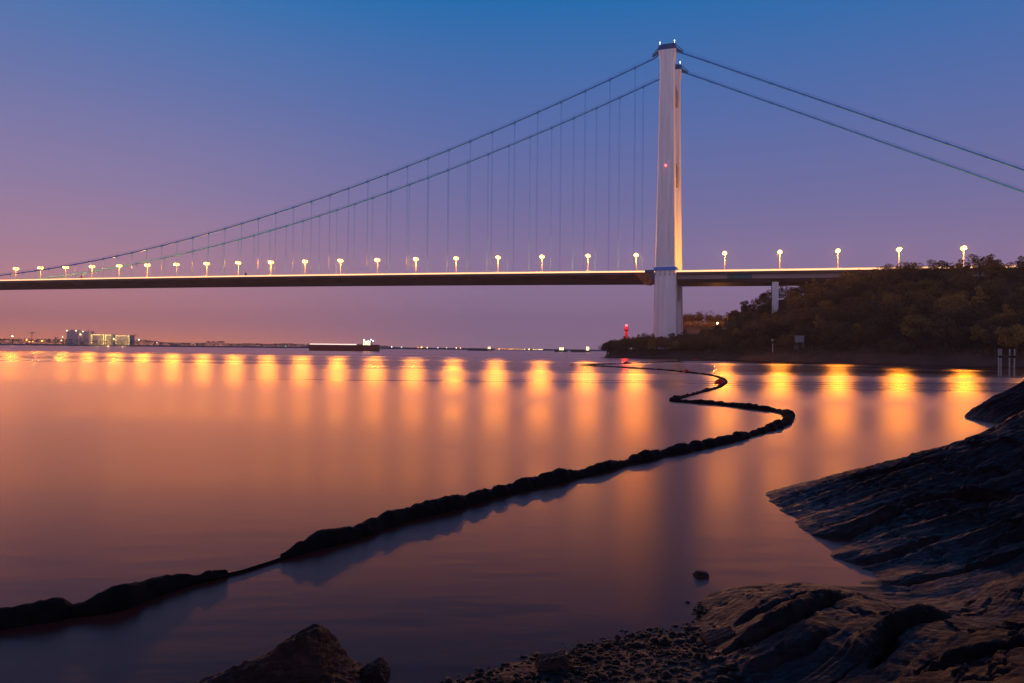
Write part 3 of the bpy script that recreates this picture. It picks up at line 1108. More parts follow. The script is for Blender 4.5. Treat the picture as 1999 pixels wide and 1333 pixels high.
# bare trees behind the field
bm_data = [b_.build('bare_branches', M_twig) for b_ in bare]
bd_mesh = [o.data for o in bm_data]
for o in bm_data:
    bpy.data.objects.remove(o)
for i, (px, d, sc) in enumerate(((1362, 548, 0.95), (1372, 550, 1.15), (1383, 546, 1.2), (1392, 552, 0.9), (1408, 545, 0.8))):
    z = float(hill_z(px, d)[0])
    o = bpy.data.objects.new('bare_tree', bd_mesh[i % 2])
    COL.objects.link(o)
    o.location = (az_to_x(px, d), d, z)
    o.rotation_euler = (0, 0, i * 1.3)
    o.scale = (sc, sc, sc)
    tag(o, 'thin bare tree on the skyline behind the orange-lit field', 'tree', 'bare trees behind the lit field')
for i, (px, d, sc) in enumerate(((1340, 545, 0.85), (1349, 548, 0.7), (1417, 545, 0.7), (1430, 540, 0.8), (1441, 530, 0.9))):
    e = add_tree(i % 7, az_to_x(px, d), d, float(hill_z(px, d)[0]) - .3, sc, i * 1.1, 'broadleaf_tree')
    tag(e, 'small leafy tree on the skyline behind the orange-lit field', 'tree', 'leafy trees behind the lit field')

n = 2600
upx = rng.uniform(1334, 1450, n); ud = rng.uniform(532, 556, n)
uz = hill_z(upx, ud); ux = az_to_x(upx, ud)
P = np.stack([ux, ud, uz + rng.uniform(0, 3.4, n)], -1)
a = rng.normal(size=P.shape); a /= np.linalg.norm(a, axis=1)[:, None]
c_ = np.cross(a, rng.normal(size=P.shape)); c_ /= np.linalg.norm(c_, axis=1)[:, None]
q = np.stack([P - a * .5, P - c_ * .35, P + a * .5, P + c_ * .35], 1).reshape(-1, 3)
tag(mesh_obj('undergrowth', q, np.arange(len(q)).reshape(-1, 4), M_leaf2), kind='stuff')
# lamp in the field behind the tower
px, d = 1400, 505
z = float(hill_z(px, d)[0])
e = empty('path_lamp', (az_to_x(px, d), d, z))
tag(e, 'single small warm lamp on a short post in the field behind the tower', 'lamp')
MB().tube([(0, 0, -0.5), (0, 0, 5.6)], 0.09).build('post', M_pole, e)
MB().ball((0, 0, 5.9), 0.5, 12, 8, 1.3).build('lamp_glass', M_warm_l, e)
pl = bpy.data.lights.new('path_lamp_light', 'POINT'); pl.energy = 9000; pl.color = (1, .34, .06); pl.shadow_soft_size = .4
po = bpy.data.objects.new('path_lamp_light', pl); COL.objects.link(po); po.location = (az_to_x(px, d), d - 1.0, z + 6.6)

# red beacon tower on the point
d = 425
bx = az_to_x(1222.5, d)
e = empty('beacon_tower', (bx, d, 2.0))
tag(e, 'slender red beacon tower with glowing red lantern rising from the wooded point', 'beacon')
MB().tube([(0, 0, 0), (0, 0, 6), (0, 0, 14.2)], [1.15, 0.95, 0.8], 16).build('shaft', M_red, e, True)
MB().tube([(0, 0, 14.2), (0, 0, 14.8)], [0.9, 1.65], 16).tube([(0, 0, 14.8), (0, 0, 15.1)], [1.7, 1.7], 16).build('gallery', M_red, e)
ral = MB()
for k in range(12):
    a_ = 2 * math.pi * k / 12
    ral.tube([(1.55 * math.cos(a_), 1.55 * math.sin(a_), 15.1), (1.55 * math.cos(a_), 1.55 * math.sin(a_), 16.1)], 0.05, 4)
ral.tube([(1.55 * math.cos(2 * math.pi * k / 24), 1.55 * math.sin(2 * math.pi * k / 24), 16.1) for k in range(25)], 0.06, 4)
ral.build('railing', M_red, e)
MB().tube([(0, 0, 15.1), (0, 0, 16.3)], [0.75, 0.7], 12).tube([(0, 0, 16.35), (0, 0, 17.1)], [0.85, 0.2], 12).build('lantern_room', M_red, e)
MB().ball((0, 0, 17.5), 0.6).build('lantern', M_red_l, e)
rl_ = bpy.data.lights.new('beacon_light_source', 'POINT'); rl_.energy = 2200; rl_.color = (1, .03, .02); rl_.shadow_soft_size = .4
ro = bpy.data.objects.new('beacon_light_source', rl_); COL.objects.link(ro); ro.location = (bx - 1.5, d - 4.0, 19.0)

# white sign post and small hut at the foot of the hill
def ground_obj(name, px, d, label, cat):
    z = float(hill_z(px, d)[0])
    e = empty(name, (az_to_x(px, d), d, z))
    tag(e, label, cat)
    return e


e = ground_obj('navigation_post', 1508.5, 321, 'slim white post with small head at the foot of the wooded hill', 'post')
MB().tube([(0, 0, -1), (0, 0, 5.2)], 0.2).build('post', M_rail, e)
MB().box(-0.5, 0.5, -0.3, 0.3, 4.9, 5.9).build('head', M_rail, e)
e = ground_obj('hut', 1560, 309, 'small pale square hut on legs among dark trees above the shore', 'hut')
MB().box(-1.7, 1.7, -1.4, 1.4, 2.6, 5.4).build('wall', M_pole, e)
MB().box(-1.95, 1.95, -1.65, 1.65, 5.42, 5.65).build('roof', M_conc_dk, e)
for sx in (-1.4, 1.4):
    for sy in (-1.1, 1.1):
        MB().box(sx - .14, sx + .14, sy - .14, sy + .14, -1.0, 2.6).build('leg', M_conc_dk, e)

# mooring piles in the water on the right
for (px, d, lab, twin) in ((1951.5, 127, 'twin-pipe mooring pile standing in the water, leftmost of the three', True),
                           (1971, 131, 'single mooring pile between the twin-pipe pile and the last one by the rock', False),
                           (1980.5, 128, 'mooring pile nearest the dark rock, rightmost of the three', False)):
    e = empty('mooring_pile', (az_to_x(px, d), d, 0))
    tag(e, lab, 'mooring pile', 'mooring piles by the rocks')
    offs = (-0.16, 0.24) if twin else (0.0,)
    a_ = MB(); b_ = MB(); c_ = MB()
    for ox in offs:
        a_.tube([(ox, 0, -3), (ox, 0, 3.6)], 0.13, 10)
        b_.tube([(ox + .03, 0, 3.62), (ox + .03, 0, 4.9), (ox + 0.03, 0, 5.1)], [0.12, 0.12, 0.05], 10)
    c_.tube([(sum(offs) / len(offs), 0, 3.4), (sum(offs) / len(offs), 0, 3.75)], 0.30 if twin else 0.2, 10)
    a_.build('pipe', M_pole, e); b_.build('upper_pipe', M_pole, e); c_.build('collar', M_float, e)

# ------------------------------------------------------------------ floating boom
bpix = [(-140, 1262), (-60, 1240), (0, 1222), (110, 1206), (200, 1192), (330, 1150), (450, 1124), (540, 1096), (610, 1070), (690, 1050), (770, 1020), (850, 1000), (930, 980), (1000, 960), (1080, 941), (1160, 923),
        (1260, 897), (1350, 878), (1430, 860), (1500, 840), (1530, 829), (1541, 819), (1535, 810), (1510, 803), (1460, 797), (1400, 790), (1345, 786), (1312, 783), (1335, 776), (1370, 766), (1400, 758), (1414, 750), (1416, 744), (1405, 738),
        (1380, 732), (1340, 727), (1290, 722), (1240, 719), (1180, 715.5), (1135, 713.6), (1150, 712.6), (1200, 710.5), (1250, 708.8), (1300, 706.8), (1350, 704.2), (1400, 701.8)]
bp3 = [Vector(gp(x, y, 0.0)) for x, y in bpix]


def catmull(P, n=12):
    out = []
    for i in range(len(P) - 1):
        p0, p1, p2, p3 = P[max(i - 1, 0)], P[i], P[i + 1], P[min(i + 2, len(P) - 1)]
        for k in range(n):
            t_ = k / n
            out.append(0.5 * ((2 * p1) + (p2 - p0) * t_ + (2 * p0 - 5 * p1 + 4 * p2 - p3) * t_ ** 2 + (3 * p1 - p0 - 3 * p2 + p3) * t_ ** 3))
    out.append(P[-1])
    return out


path = catmull(bp3, 14)
cum = [0.0]
for a_, b_ in zip(path[:-1], path[1:]):
    cum.append(cum[-1] + (b_ - a_).length)
cum = np.array(cum); parr = np.array([tuple(p) for p in path])


def at_len(l):
    return Vector((np.interp(l, cum, parr[:, 0]), np.interp(l, cum, parr[:, 1]), 0))


boom = empty('floating_boom', path[0])
tag(boom, 'long dark floating boom snaking across the calm water', 'floating boom')
org = path[0].copy()
rp_ = MB()
rp_.tube([tuple(at_len(l) - org + Vector((0, 0, 0.02))) for l in np.linspace(0, cum[-1], 500)], 0.035, 5)
rp_.build('rope', M_float, boom)
gap_a = Vector(gp(458, 1122)); gap_b = Vector(gp(535, 1098))
l = 0.0
nseg = 0
rr_ = random.Random(3)


def boom_r(l):
    d_ = at_len(l).length
    w_ = 0.86 + 0.75 * float(fbm(l * 0.42, 2.2, 0.3, 3)) + 0.55 * float(fbm(l * 1.7, 7.2, 0.3, 3))
    return (0.25 if d_ < 60 else 0.21) * max(w_, 0.30)


gap_mid = (gap_a + gap_b) / 2
while l < cum[-1] - 0.5:
    p = at_len(l)
    dist = p.length
    ln = max(1.8, min(0.085 * dist, 9.0)) * rr_.uniform(0.8, 1.3)
    ln = min(ln, cum[-1] - l)
    npt = 26
    us = np.linspace(0, 1, npt)
    # leave the open joint where two lengths have parted
    keep_u = [u for u in us if (at_len(l + ln * u) - gap_mid).length > 0.55]
    if len(keep_u) > 5:
        pts, rd = [], []
        u0, u1 = keep_u[0], keep_u[-1]
        if any(b2 - a2 > 0.1 for a2, b2 in zip(keep_u[:-1], keep_u[1:])):
            u1 = max(a2 for a2, b2 in zip(keep_u[:-1], keep_u[1:]) if b2 - a2 > 0.1)
            nxt = l + ln * u1 + 1.1
        else:
            nxt = l + ln
        for i in range(npt):
            u = u0 + (u1 - u0) * i / (npt - 1)
            e_ = min((u - u0), (u1 - u)) * ln
            q_ = at_len(l + ln * u)
            r_ = boom_r(l + ln * u) * min(1.0, 0.80 + 1.6 * e_) * (0.25 + 0.75 * min(1.0, max(0.0, ((q_ - gap_mid).length - 0.5) / 1.3)))
            wob = 0.05 * float(vnoise((l + ln * u) * 1.3, 0.5, 0.1))
            pts.append(tuple(q_ - org + Vector((wob, wob, 0.06 + 0.05 * float(vnoise((l + ln * u) * 0.9, 4.5, 0.7))))))
            rd.append(max(r_, 0.05))
        mb = MB(); mb.tube(pts, rd, 14)
        V_ = np.array(mb.v)
        nz_ = fbm(V_[:, 0] * 3.1, V_[:, 1] * 3.1, V_[:, 2] * 5, 5, .65) * 0.13
        V_[:, 2] = V_[:, 2] + nz_
        V_[:, 0] += nz_ * 0.5
        mb.v = [tuple(q9) for q9 in V_]
        mb.build('float', M_float, boom, True)
        nseg += 1
        l = nxt
    else:
        l += ln * 0.5
print('boom floats', nseg, 'length', cum[-1])

for (px, py, r_, lab) in ((1117, 713.6, 0.42, 'tiny red buoy at the far left tip of the floating boom'),
                          (1222, 710.0, 0.85, 'red buoy on the farthest stretch of the boom below the beacon tower'),
                          (1359, 703.5, 0.8, 'tiny red buoy on the boom close to the wooded shore'),
                          (1340, 727.0, 0.62, 'red buoy on the middle stretch of the boom before it bends'),
                          (1405, 749.0, 0.62, 'large red buoy inside the sharp bend of the boom')):
    p = gp(px, py)
    e = empty('buoy', p)
    tag(e, lab, 'buoy', 'red buoys on the boom')
    MB().ball((0, 0, 0.22 * r_), r_, 16, 10, 0.72).build('hull', M_red, e, True)
    MB().tube([(0, 0, 0.85 * r_), (0, 0, 1.15 * r_)], 0.12 * r_, 8).build('lifting_eye', M_float, e)

# ------------------------------------------------------------------ near shore: rock slabs
ctrl = []


def C(px, py, z):
    if z is None:        # on the big tilted slab
        m = (px - 999.5) / (py - (681.7 + 0.0107 * (px - 999.5)))
        z = 0.28 * (4 * m - 6.9) / (1 + 0.28 * m)
    p = gp(px, py, z)
    ctrl.append((p[0], p[1], z))


for q in [(1500, 965, 0.02), (1530, 1000, 0.0), (1565, 1035, 0), (1620, 1085, 0), (1680, 1132, 0), (1735, 1162, 0), (1790, 1176, 0.03),
          (1400, 1000, -.6), (1480, 1060, -.5), (1560, 1110, -.45), (1450, 930, -.6), (1560, 905, -.7), (1660, 880, -.8), (1780, 850, -.9), (1900, 820, -.9), (2050, 790, -.8),
          (1560, 946, .12), (1640, 927, .5), (1710, 909, .85), (1780, 893, 1.15), (1850, 873, 1.42), (1900, 857, 1.65), (1945, 845, 1.8), (1999, 806, 2.3), (2100, 760, 2.9),
          (1600, 985, None), (1700, 1000, None), (1800, 1050, None), (1900, 1000, None), (1999, 950, None), (1999, 1100, None), (1850, 1130, None), (1650, 1040, None), (1750, 1100, None), (1900, 930, None), (1800, 960, None),
          (1999, 1200, .5), (2150, 1100, 1.2), (2150, 1333, 1.4),
          (1372, 1180, 0.02), (1395, 1165, 0.05), (1385, 1215, .04), (1400, 1260, .08), (1440, 1155, .16), (1520, 1152, .24), (1600, 1150, .30), (1670, 1165, .22), (1740, 1185, .16), (1800, 1195, .25),
          (1480, 1210, .34), (1560, 1250, .45), (1700, 1260, .45), (1820, 1300, .62), (1920, 1240, .7), (1999, 1333, 1.15), (1550, 1333, .26), (1650, 1333, .42), (1450, 1300, .2), (1420, 1333, .12),
          (1480, 1125, -.25), (1580, 1120, -.25), (1330, 1160, -.25), (1660, 1135, -.12),
          (1380, 1218, .02), (1290, 1232, .0), (1200, 1250, .0), (1100, 1273, .0), (1000, 1300, .0), (900, 1325, .0), (1250, 1300, .12), (1333, 1280, .14), (1100, 1333, .1), (1300, 1390, .3), (1000, 1400, .12),
          (1200, 1200, -.2), (1000, 1240, -.25), (800, 1290, -.3), (600, 1333, -.35), (300, 1333, -.5), (0, 1250, -.8), (700, 1150, -.5), (1000, 1100, -.6), (1250, 1080, -.6)]:
    C(*q)
ctrl += [(0, 5.5, .6), (3, 5, .9), (6, 4.5, 1.6), (9, 4, 2.3), (-3, 6, .1), (-6, 6, -.3), (-9, 6, -.6), (0, 2, 1.6), (0, -3, 2.6), (5, -3, 3), (-6, 0, 1.2), (-8, -4, 2.0), (14, 5, 3.4), (14, 12, 3.2), (18, 18, 2.6), (17, 23, -.5), (20, 24, -.5), (12, 24, -1), (4, 24, -1), (-10, 22, -1.2), (-12, 12, -1), (16, -3, 3.8)]
ctrl = np.array(ctrl)


def tps_fit(P, lam=0.02):
    n = len(P)
    d = np.linalg.norm(P[:, None, :2] - P[None, :, :2], axis=2)
    K = np.where(d > 0, d ** 2 * np.log(d + 1e-12), 0) + lam * np.eye(n)
    Q = np.hstack([np.ones((n, 1)), P[:, :2]])
    A = np.block([[K, Q], [Q.T, np.zeros((3, 3))]])
    return np.linalg.solve(A, np.concatenate([P[:, 2], np.zeros(3)]))


tw = tps_fit(ctrl)


def tps(x, y):
    out = np.empty(x.shape)
    for i0 in range(0, len(x), 40000):
        xs, ys = x[i0:i0 + 40000], y[i0:i0 + 40000]
        d = np.hypot(xs[:, None] - ctrl[None, :, 0], ys[:, None] - ctrl[None, :, 1])
        U = np.where(d > 0, d ** 2 * np.log(d + 1e-12), 0)
        out[i0:i0 + 40000] = U @ tw[:-3] + tw[-3] + tw[-2] * xs + tw[-1] * ys
    return out


def rock_beds(x, y, deg):
    """tilted beds: stepped ledges running away to the right, broken by joints"""
    ang = R(deg)
    wx = x + 0.22 * fbm(x * .6, y * .6, 3.1, 3); wy = y + 0.22 * fbm(x * .6 + 9, y * .6, 7.7, 3)
    u = -math.sin(ang) * wx + math.cos(ang) * wy         # across the beds
    v = math.cos(ang) * wx + math.sin(ang) * wy
    def saw(q, sharp):
        f = q - np.floor(q)
        return np.where(f < sharp, f / sharp, (1 - f) / (1 - sharp))
    j1 = np.floor(v / 1.7 + 0.6 * fbm(u * .8, v * .3, 3.3, 3))          # joints shift the beds
    off = (np.sin(j1 * 12.9898) * 43758.5453) % 1.0
    st = saw(u / 1.15 + 0.3 * off + 0.15 * fbm(v * .3, u * .3, 1.2), 0.93) * 0.17
    st += saw(u / 0.37 + 0.7 * off + 0.3 * fbm(v * .5, u * .8, 5.5), 0.9) * 0.05 * (0.4 + 0.6 * np.clip(fbm(x * .35, y * .35, 2.9) * 2 + .5, 0, 1))
    st += saw(u / 0.085 + 0.8 * fbm(v * .9, u * 1.3, 2.5), 0.85) * 0.010
    nz = fbm(x * 0.5, y * 0.5, 4.4, 3, .5) * 0.10 + fbm(v * 2.6, u * 5.5, 8.8, 5, .6) * 0.022 + fbm(x * 7, y * 7, 1.1, 5, .65) * 0.014 - np.clip(0.06 - np.abs(fbm(v * .7, u * 1.6, 6.6, 5, .55)), 0, 1) * 0.9
    tilt = (off - 0.5) * 0.10
    return st - 0.12 + nz + tilt


def rock_detail(x, y, z):
    k = np.clip((y - 0.05 * x - 10.3) / 0.7, 0, 1)
    k = k * k * (3 - 2 * k)
    return rock_beds(x, y, 36) * (1 - k) + rock_beds(x + 3.3, y, 3) * k


def grid_patch(x0, x1, y0, y1, st):
    xs = np.arange(x0, x1, st); ys = np.arange(y0, y1, st)
    X, Y = np.meshgrid(xs, ys, indexing='ij')
    return X, Y


GA, GD = np.meshgrid(np.linspace(-1.05, 0.98, 1250), 3.3 * np.exp(np.linspace(0, math.log(23.5 / 3.3), 520)), indexing='ij')
X, Y = GA * GD, GD
x, y = X.ravel(), Y.ravel()
zb = tps(x, y)
# right-hand part is bedrock, left-hand part is the gravel bed
beach_w = np.clip((2.75 + 0.30 * (y - 8) * 0 + 0.25 * fbm(x, y, 2.2) - (x - 0.12 * (y - 10.0))) / 0.35, 0, 1)
inland = np.clip((zb + 0.25) / 0.45, 0, 1)
Zr = zb + rock_detail(x, y, zb) * (0.35 + 0.65 * inland) * np.clip(0.45 + 0.8 * np.clip(zb, 0, 1), 0, 1)
Zg = zb + fbm(x * 2, y * 2, 9.9, 4) * 0.03
Zf = Zr * (1 - beach_w) + Zg * beach_w
# open cracks and the ledges beside them
def seg_field(x, y, P):
    wx = x + 0.10 * fbm(x * 1.7, y * 1.7, 12.2, 4, .6); wy = y + 0.10 * fbm(x * 1.7, y * 1.7, 15.9, 4, .6)
    bd = np.full(x.shape, 1e9); bs = np.zeros(x.shape); be = np.zeros(x.shape)
    for (x0, y0), (x1, y1), k in zip(P[:-1], P[1:], range(len(P))):
        dx, dy = x1 - x0, y1 - y0
        L2 = dx * dx + dy * dy
        t_ = np.clip(((wx - x0) * dx + (wy - y0) * dy) / L2, 0, 1)
        ex, ey = wx - x0 - t_ * dx, wy - y0 - t_ * dy
        d_ = np.hypot(ex, ey)
        m_ = d_ < bd
        bd = np.where(m_, d_, bd); bs = np.where(m_, np.sign(dx * ey - dy * ex), bs); be = np.where(m_, (k + t_) / (len(P) - 1), be)
    return bd, bs, be


for pts_, dep, wid, stp in (
        ([(1555, 1032, .15), (1640, 1025, .35), (1720, 1000, .5), (1790, 965, .8), (1860, 942, 1.1), (2050, 920, 1.6)], .24, .11, .16),
        ([(1670, 1078, .25), (1760, 1050, .45), (1840, 1015, .7)], .12, .06, .08),
        ([(1640, 950, .4), (1760, 925, .8), (1940, 890, 1.4)], .08, .06, .07),
        ([(1740, 1125, .2), (1880, 1085, .5), (2050, 1045, .8)], .14, .08, .12),
        ([(1395, 1292, .1), (1470, 1250, .3), (1540, 1222, .4), (1610, 1190, .35), (1668, 1170, .25)], .22, .075, .14),
        ([(1690, 1300, .45), (1722, 1270, .45), (1745, 1240, .42), (1800, 1222, .4), (1870, 1203, .4)], .22, .075, .15),
        ([(1450, 1322, .15), (1560, 1272, .35), (1650, 1235, .4)], .08, .05, .06),
        ([(1430, 1222, .2), (1500, 1195, .3), (1620, 1160, .3)], .07, .045, .06),
        ([(1800, 1330, .6), (1900, 1290, .7), (2040, 1262, .8)], .12, .06, .10)):
    PP = [gp(*q)[:2] for q in pts_]
    bd, bs, be = seg_field(x, y, PP)
    fade = np.clip(np.minimum(be, 1 - be) * 6, 0, 1)
    wv = wid * (0.6 + 0.8 * (fbm(x * 1.2, y * 1.2, 2.4, 3) + .5))
    Zf = Zf + (-dep * np.exp(-(bd / wv) ** 2) * fade + stp * np.where(bs > 0, np.exp(-bd / 0.55), 0) * fade * np.clip(bd / (wid * .5), 0, 1)) * (1 - beach_w)
nx, ny = X.shape
idx = np.arange(nx * ny).reshape(nx, ny)
Fc = np.stack([idx[:-1, :-1], idx[1:, :-1], idx[1:, 1:], idx[:-1, 1:]], -1).reshape(-1, 4)
zc = Zf[Fc]
keepf = (zc.max(axis=1) > -0.5)
shore = mesh_obj('rocky_shore', np.stack([x, y, Zf], -1), Fc[keepf], M_rock, None, True)
tag(shore, kind='structure')
# ground under and behind the viewpoint, coarser
X2, Y2 = grid_patch(-16, 30, -14, 3.4, 0.25)
z2 = tps(X2.ravel(), Y2.ravel())
z2 = np.minimum(z2, 2.3 + 0.12 * np.clip(X2.ravel(), 0, 30)) - 0.02
i2 = np.arange(X2.size).reshape(X2.shape)
F2 = np.stack([i2[:-1, :-1], i2[1:, :-1], i2[1:, 1:], i2[:-1, 1:]], -1).reshape(-1, 4)
gr = mesh_obj('bank_ground', np.stack([X2.ravel(), Y2.ravel(), z2 + fbm(X2.ravel(), Y2.ravel()) * .08], -1), F2, M_rock, None, True)
tag(gr, kind='structure')


# ------------------------------------------------------------------ free-standing rocks
def ico(sub):
    bm = bmesh.new()
    bmesh.ops.create_icosphere(bm, subdivisions=sub, radius=1.0)
    v = np.array([tuple(q.co) for q in bm.verts]); f = np.array([[w_.index for w_ in fa.verts] for fa in bm.faces])
    bm.free()
    return v, f


IV6, IF6 = ico(7)
IV3, IF3 = ico(2)


def rock(name, centre, planes, label, mat, seed=1, amp=0.05, soft=0.04, bed=40, iv=None, ifc=None):
    """a solid bounded by faces (normal, distance) with rounded edges, beds and pitting"""
    iv = IV6 if iv is None else iv
    ifc = IF6 if ifc is None else ifc
    u = iv
    inv = np.zeros(len(u))
    for n_, d_ in planes:
        n_ = np.array(n_, float); n_ /= np.linalg.norm(n_)
        inv += np.clip(u @ n_, 0, None) ** 14 / d_ ** 14
    r_ = 1.0 / (inv ** (1 / 14) + 1e-6)
    P = u * r_[:, None]
    sz = np.median(r_)
    a = R(bed)
    uu = -math.sin(a) * P[:, 0] + math.cos(a) * P[:, 1] + 0.7 * P[:, 2]
    vv = math.cos(a) * P[:, 0] + math.sin(a) * P[:, 1]
    q = uu / (0.16 * sz) + 0.9 * fbm(P[:, 0] / sz * 2 + seed, P[:, 1] / sz * 2, P[:, 2] / sz * 2)
    f = q - np.floor(q)
    stp = np.where(f < .82, f / .82, (1 - f) / .18) * 0.35
    nse = fbm(P[:, 0] / sz * 2.2 + seed * 3, P[:, 1] / sz * 2.2, P[:, 2] / sz * 2.2, 7, .58) + 0.5 * fbm(vv / sz * 3, uu / sz * 14, P[:, 2] / sz * 6, 4)
    P = P * (1 + amp * (stp + nse * 1.3) / 1.0)[:, None]
    o = mesh_obj(name, P, ifc, mat, None, False)
    o.location = centre
    if label:
        tag(o, label, 'rock')
    return o


# big boulder rising at the bottom of the picture
cB = np.array(gp(596, 1330, 0.0))
rock('boulder', (cB[0] - 0.02, cB[1] - 0.35, -0.19),
     [((-0.50, 0.25, 0.95), 0.72), ((0.75, 0.1, 0.62), 0.72), ((0.9, -0.2, 0.35), 0.95), ((-1, -0.2, 0.25), 1.15), ((0, 1, 0.35), 0.75), ((0, -1, 0.5), 0.85), ((0.2, -0.8, 0.9), .95), ((0, 0, -1), 0.6), ((1, .6, .1), .98), ((-.5, 1, .3), .85)],
     'large brown boulder with pointed top rising from the water at the bottom edge', M_rock_b, 3, 0.115, bed=35)
p = gp(738, 1318)
rock('boulder', (p[0], p[1] - .05, 0.02), [((-1, 0, .4), .17), ((1, 0, .2), .12), ((0, 1, .3), .16), ((0, -1, .3), .2), ((-.3, 0, 1), .13), ((0, 0, -1), .2), ((1, 0, .8), .12)],
     'small rough stone leaning against the right foot of the large boulder', M_rock_b, 8, 0.2)
p = gp(1372, 1124)
rock('boulder', (p[0] - .03, p[1], -0.02), [((-1, 0, .5), .12), ((1, 0, .2), .12), ((0, 1, .4), .1), ((0, -1, .4), .1), ((.2, 0, 1), .09), ((0, 0, -1), .15), ((-1, 0, 1), .12)],
     'small jagged stone alone in the smooth water above the ledge', M_rock_b, 5, 0.16)
p = gp(1395, 1123)
p = gp(1075, 1300, .05)
rock('boulder', (p[0], p[1], 0.06), [((-1, 0, .4), .16), ((1, 0, .2), .22), ((0, 1, .4), .14), ((0, -1, .4), .14), ((-.2, 0, 1), .11), ((0, 0, -1), .15), ((1, 0, 1), .2)],
     'pale stone lying on the dark pebble beach', M_rock_b, 9, 0.12)
# rough-edged block where ledge meets beach
p = gp(1402, 1255, .05)
rock('boulder', (p[0], p[1], 0.02), [((-1, 0, .3), .2), ((1, 0, .2), .24), ((0, 1, .4), .22), ((0, -1, .4), .2), ((-.3, 0, 1), .15), ((0, 0, -1), .2)],
     'small angular stone between the pebble beach and the rock ledge', M_rock_b, 12, 0.1)
# farther dark rock on the right, beyond the slab
rock('rock_outcrop', (32.5, 40.0, -0.6),
     [((-0.60, -0.1, 0.93), 2.5), ((-0.72, -0.55, 0.62), 3.05), ((-.85, .2, .5), 4.3), ((0.1, -1, 0.55), 4.2), ((0, 1, 0.4), 4.0), ((1, 0, 0.1), 9.0), ((0.25, -.1, 1), 4.2), ((0, 0, -1), 2.0), ((-1, 0, .02), 5.6)],
     'dark rock outcrop sloping into the water beyond the near slab, beside the mooring piles', M_rock, 21, 0.05, bed=10)

# pebbles -----------------------------------------------------------------
n = 14000
bx_ = rng.uniform(-3.2, 3.6, n); by_ = rng.uniform(6.6, 11.0, n)
bz_ = tps(bx_, by_)
sel = (bz_ > -0.10) & (bx_ - 0.12 * (by_ - 10) < 2.95)
bx_, by_, bz_ = bx_[sel], by_[sel], bz_[sel]
m_ = len(bx_)
sz_ = rng.lognormal(math.log(0.015), 0.55, m_).clip(0.006, 0.09)
ax = rng.uniform(0.6, 1.3, (m_, 3)) * np.array([1.15, 1.0, 0.6])
VV = IV3[None] * (1 + 0.30 * rng.normal(size=(m_, len(IV3), 1)).clip(-1, 1) * 0.6)
VV = VV * (ax * sz_[:, None])[:, None, :]
th = rng.uniform(0, 6.28, m_)
c0, s0 = np.cos(th)[:, None], np.sin(th)[:, None]
VX = VV[..., 0] * c0 - VV[..., 1] * s0 + bx_[:, None]
VY = VV[..., 0] * s0 + VV[..., 1] * c0 + by_[:, None]
VZ = VV[..., 2] + (bz_ + sz_ * 0.25)[:, None]
Vp = np.stack([VX, VY, VZ], -1).reshape(-1, 3)
Fp = (IF3[None] + (np.arange(m_) * len(IV3))[:, None, None]).reshape(-1, 3)


def pebble_mat():
    m, t, b = new_mat('wet_pebbles')
    geo = N(t, 'ShaderNodeNewGeometry')
    rp = ramp(t, [(0.0, (0.002, 0.0015, 0.002, 1)), (0.8, (0.007, 0.0045, 0.005, 1)), (1.0, (0.025, 0.013, 0.013, 1))], 'LINEAR')
    t.links.new(geo.outputs['Random Per Island'], rp.inputs[0])
    t.links.new(rp.outputs[0], b.inputs['Base Color'])
    b.inputs['Roughness'].default_value = 0.5
    b.inputs['Specular IOR Level'].default_value = 0.2
    return m


pb = mesh_obj('pebbles', Vp, Fp, pebble_mat())
tag(pb, kind='stuff')
print('pebbles', m_)

# ------------------------------------------------------------------ far shore
M_far = noise_mat('far_bank', (0.03, 0.03, 0.035), (0.05, 0.045, 0.05), 0.02, 0.9)
fs = [(-3200, 1500), (-2300, 1850), (-1500, 2050), (-900, 2250), (-300, 2500), (200, 2750), (700, 3100), (1500, 3500), (2600, 3900)]
fx = np.array([q[0] for q in fs]); fy = np.array([q[1] for q in fs])
xs = np.linspace(-3200, 2600, 500)
ysh = np.interp(xs, fx, fy) + fbm(xs / 200, xs * 0) * 25
rows = []
for k, (dy, z) in enumerate(((-8, -1), (0, 0.5), (25, 3.2), (60, 4.2), (900, 5.0))):
    rows.append(np.stack([xs, ysh + dy, np.full_like(xs, z) + (fbm(xs / 40, xs * 0 + k) * 0.5 if k > 1 else 0)], -1))
V = np.stack(rows, 1).reshape(-1, 3)
idx = np.arange(len(V)).reshape(len(xs), 5)
Fc = np.stack([idx[:-1, :-1], idx[1:, :-1], idx[1:, 1:], idx[:-1, 1:]], -1).reshape(-1, 4)
fsh = mesh_obj('far_shore', V, Fc, M_far, None, True)
tag(fsh, kind='structure')


def far_y(x):
    return float(np.interp(x, fx, fy))


def far_at(px):       # where the azimuth meets the far shore
    d = 1900.0
    for _ in range(40):
        d = 0.5 * d + 0.5 * far_y(az_to_x(px, d))
    return az_to_x(px, d), d


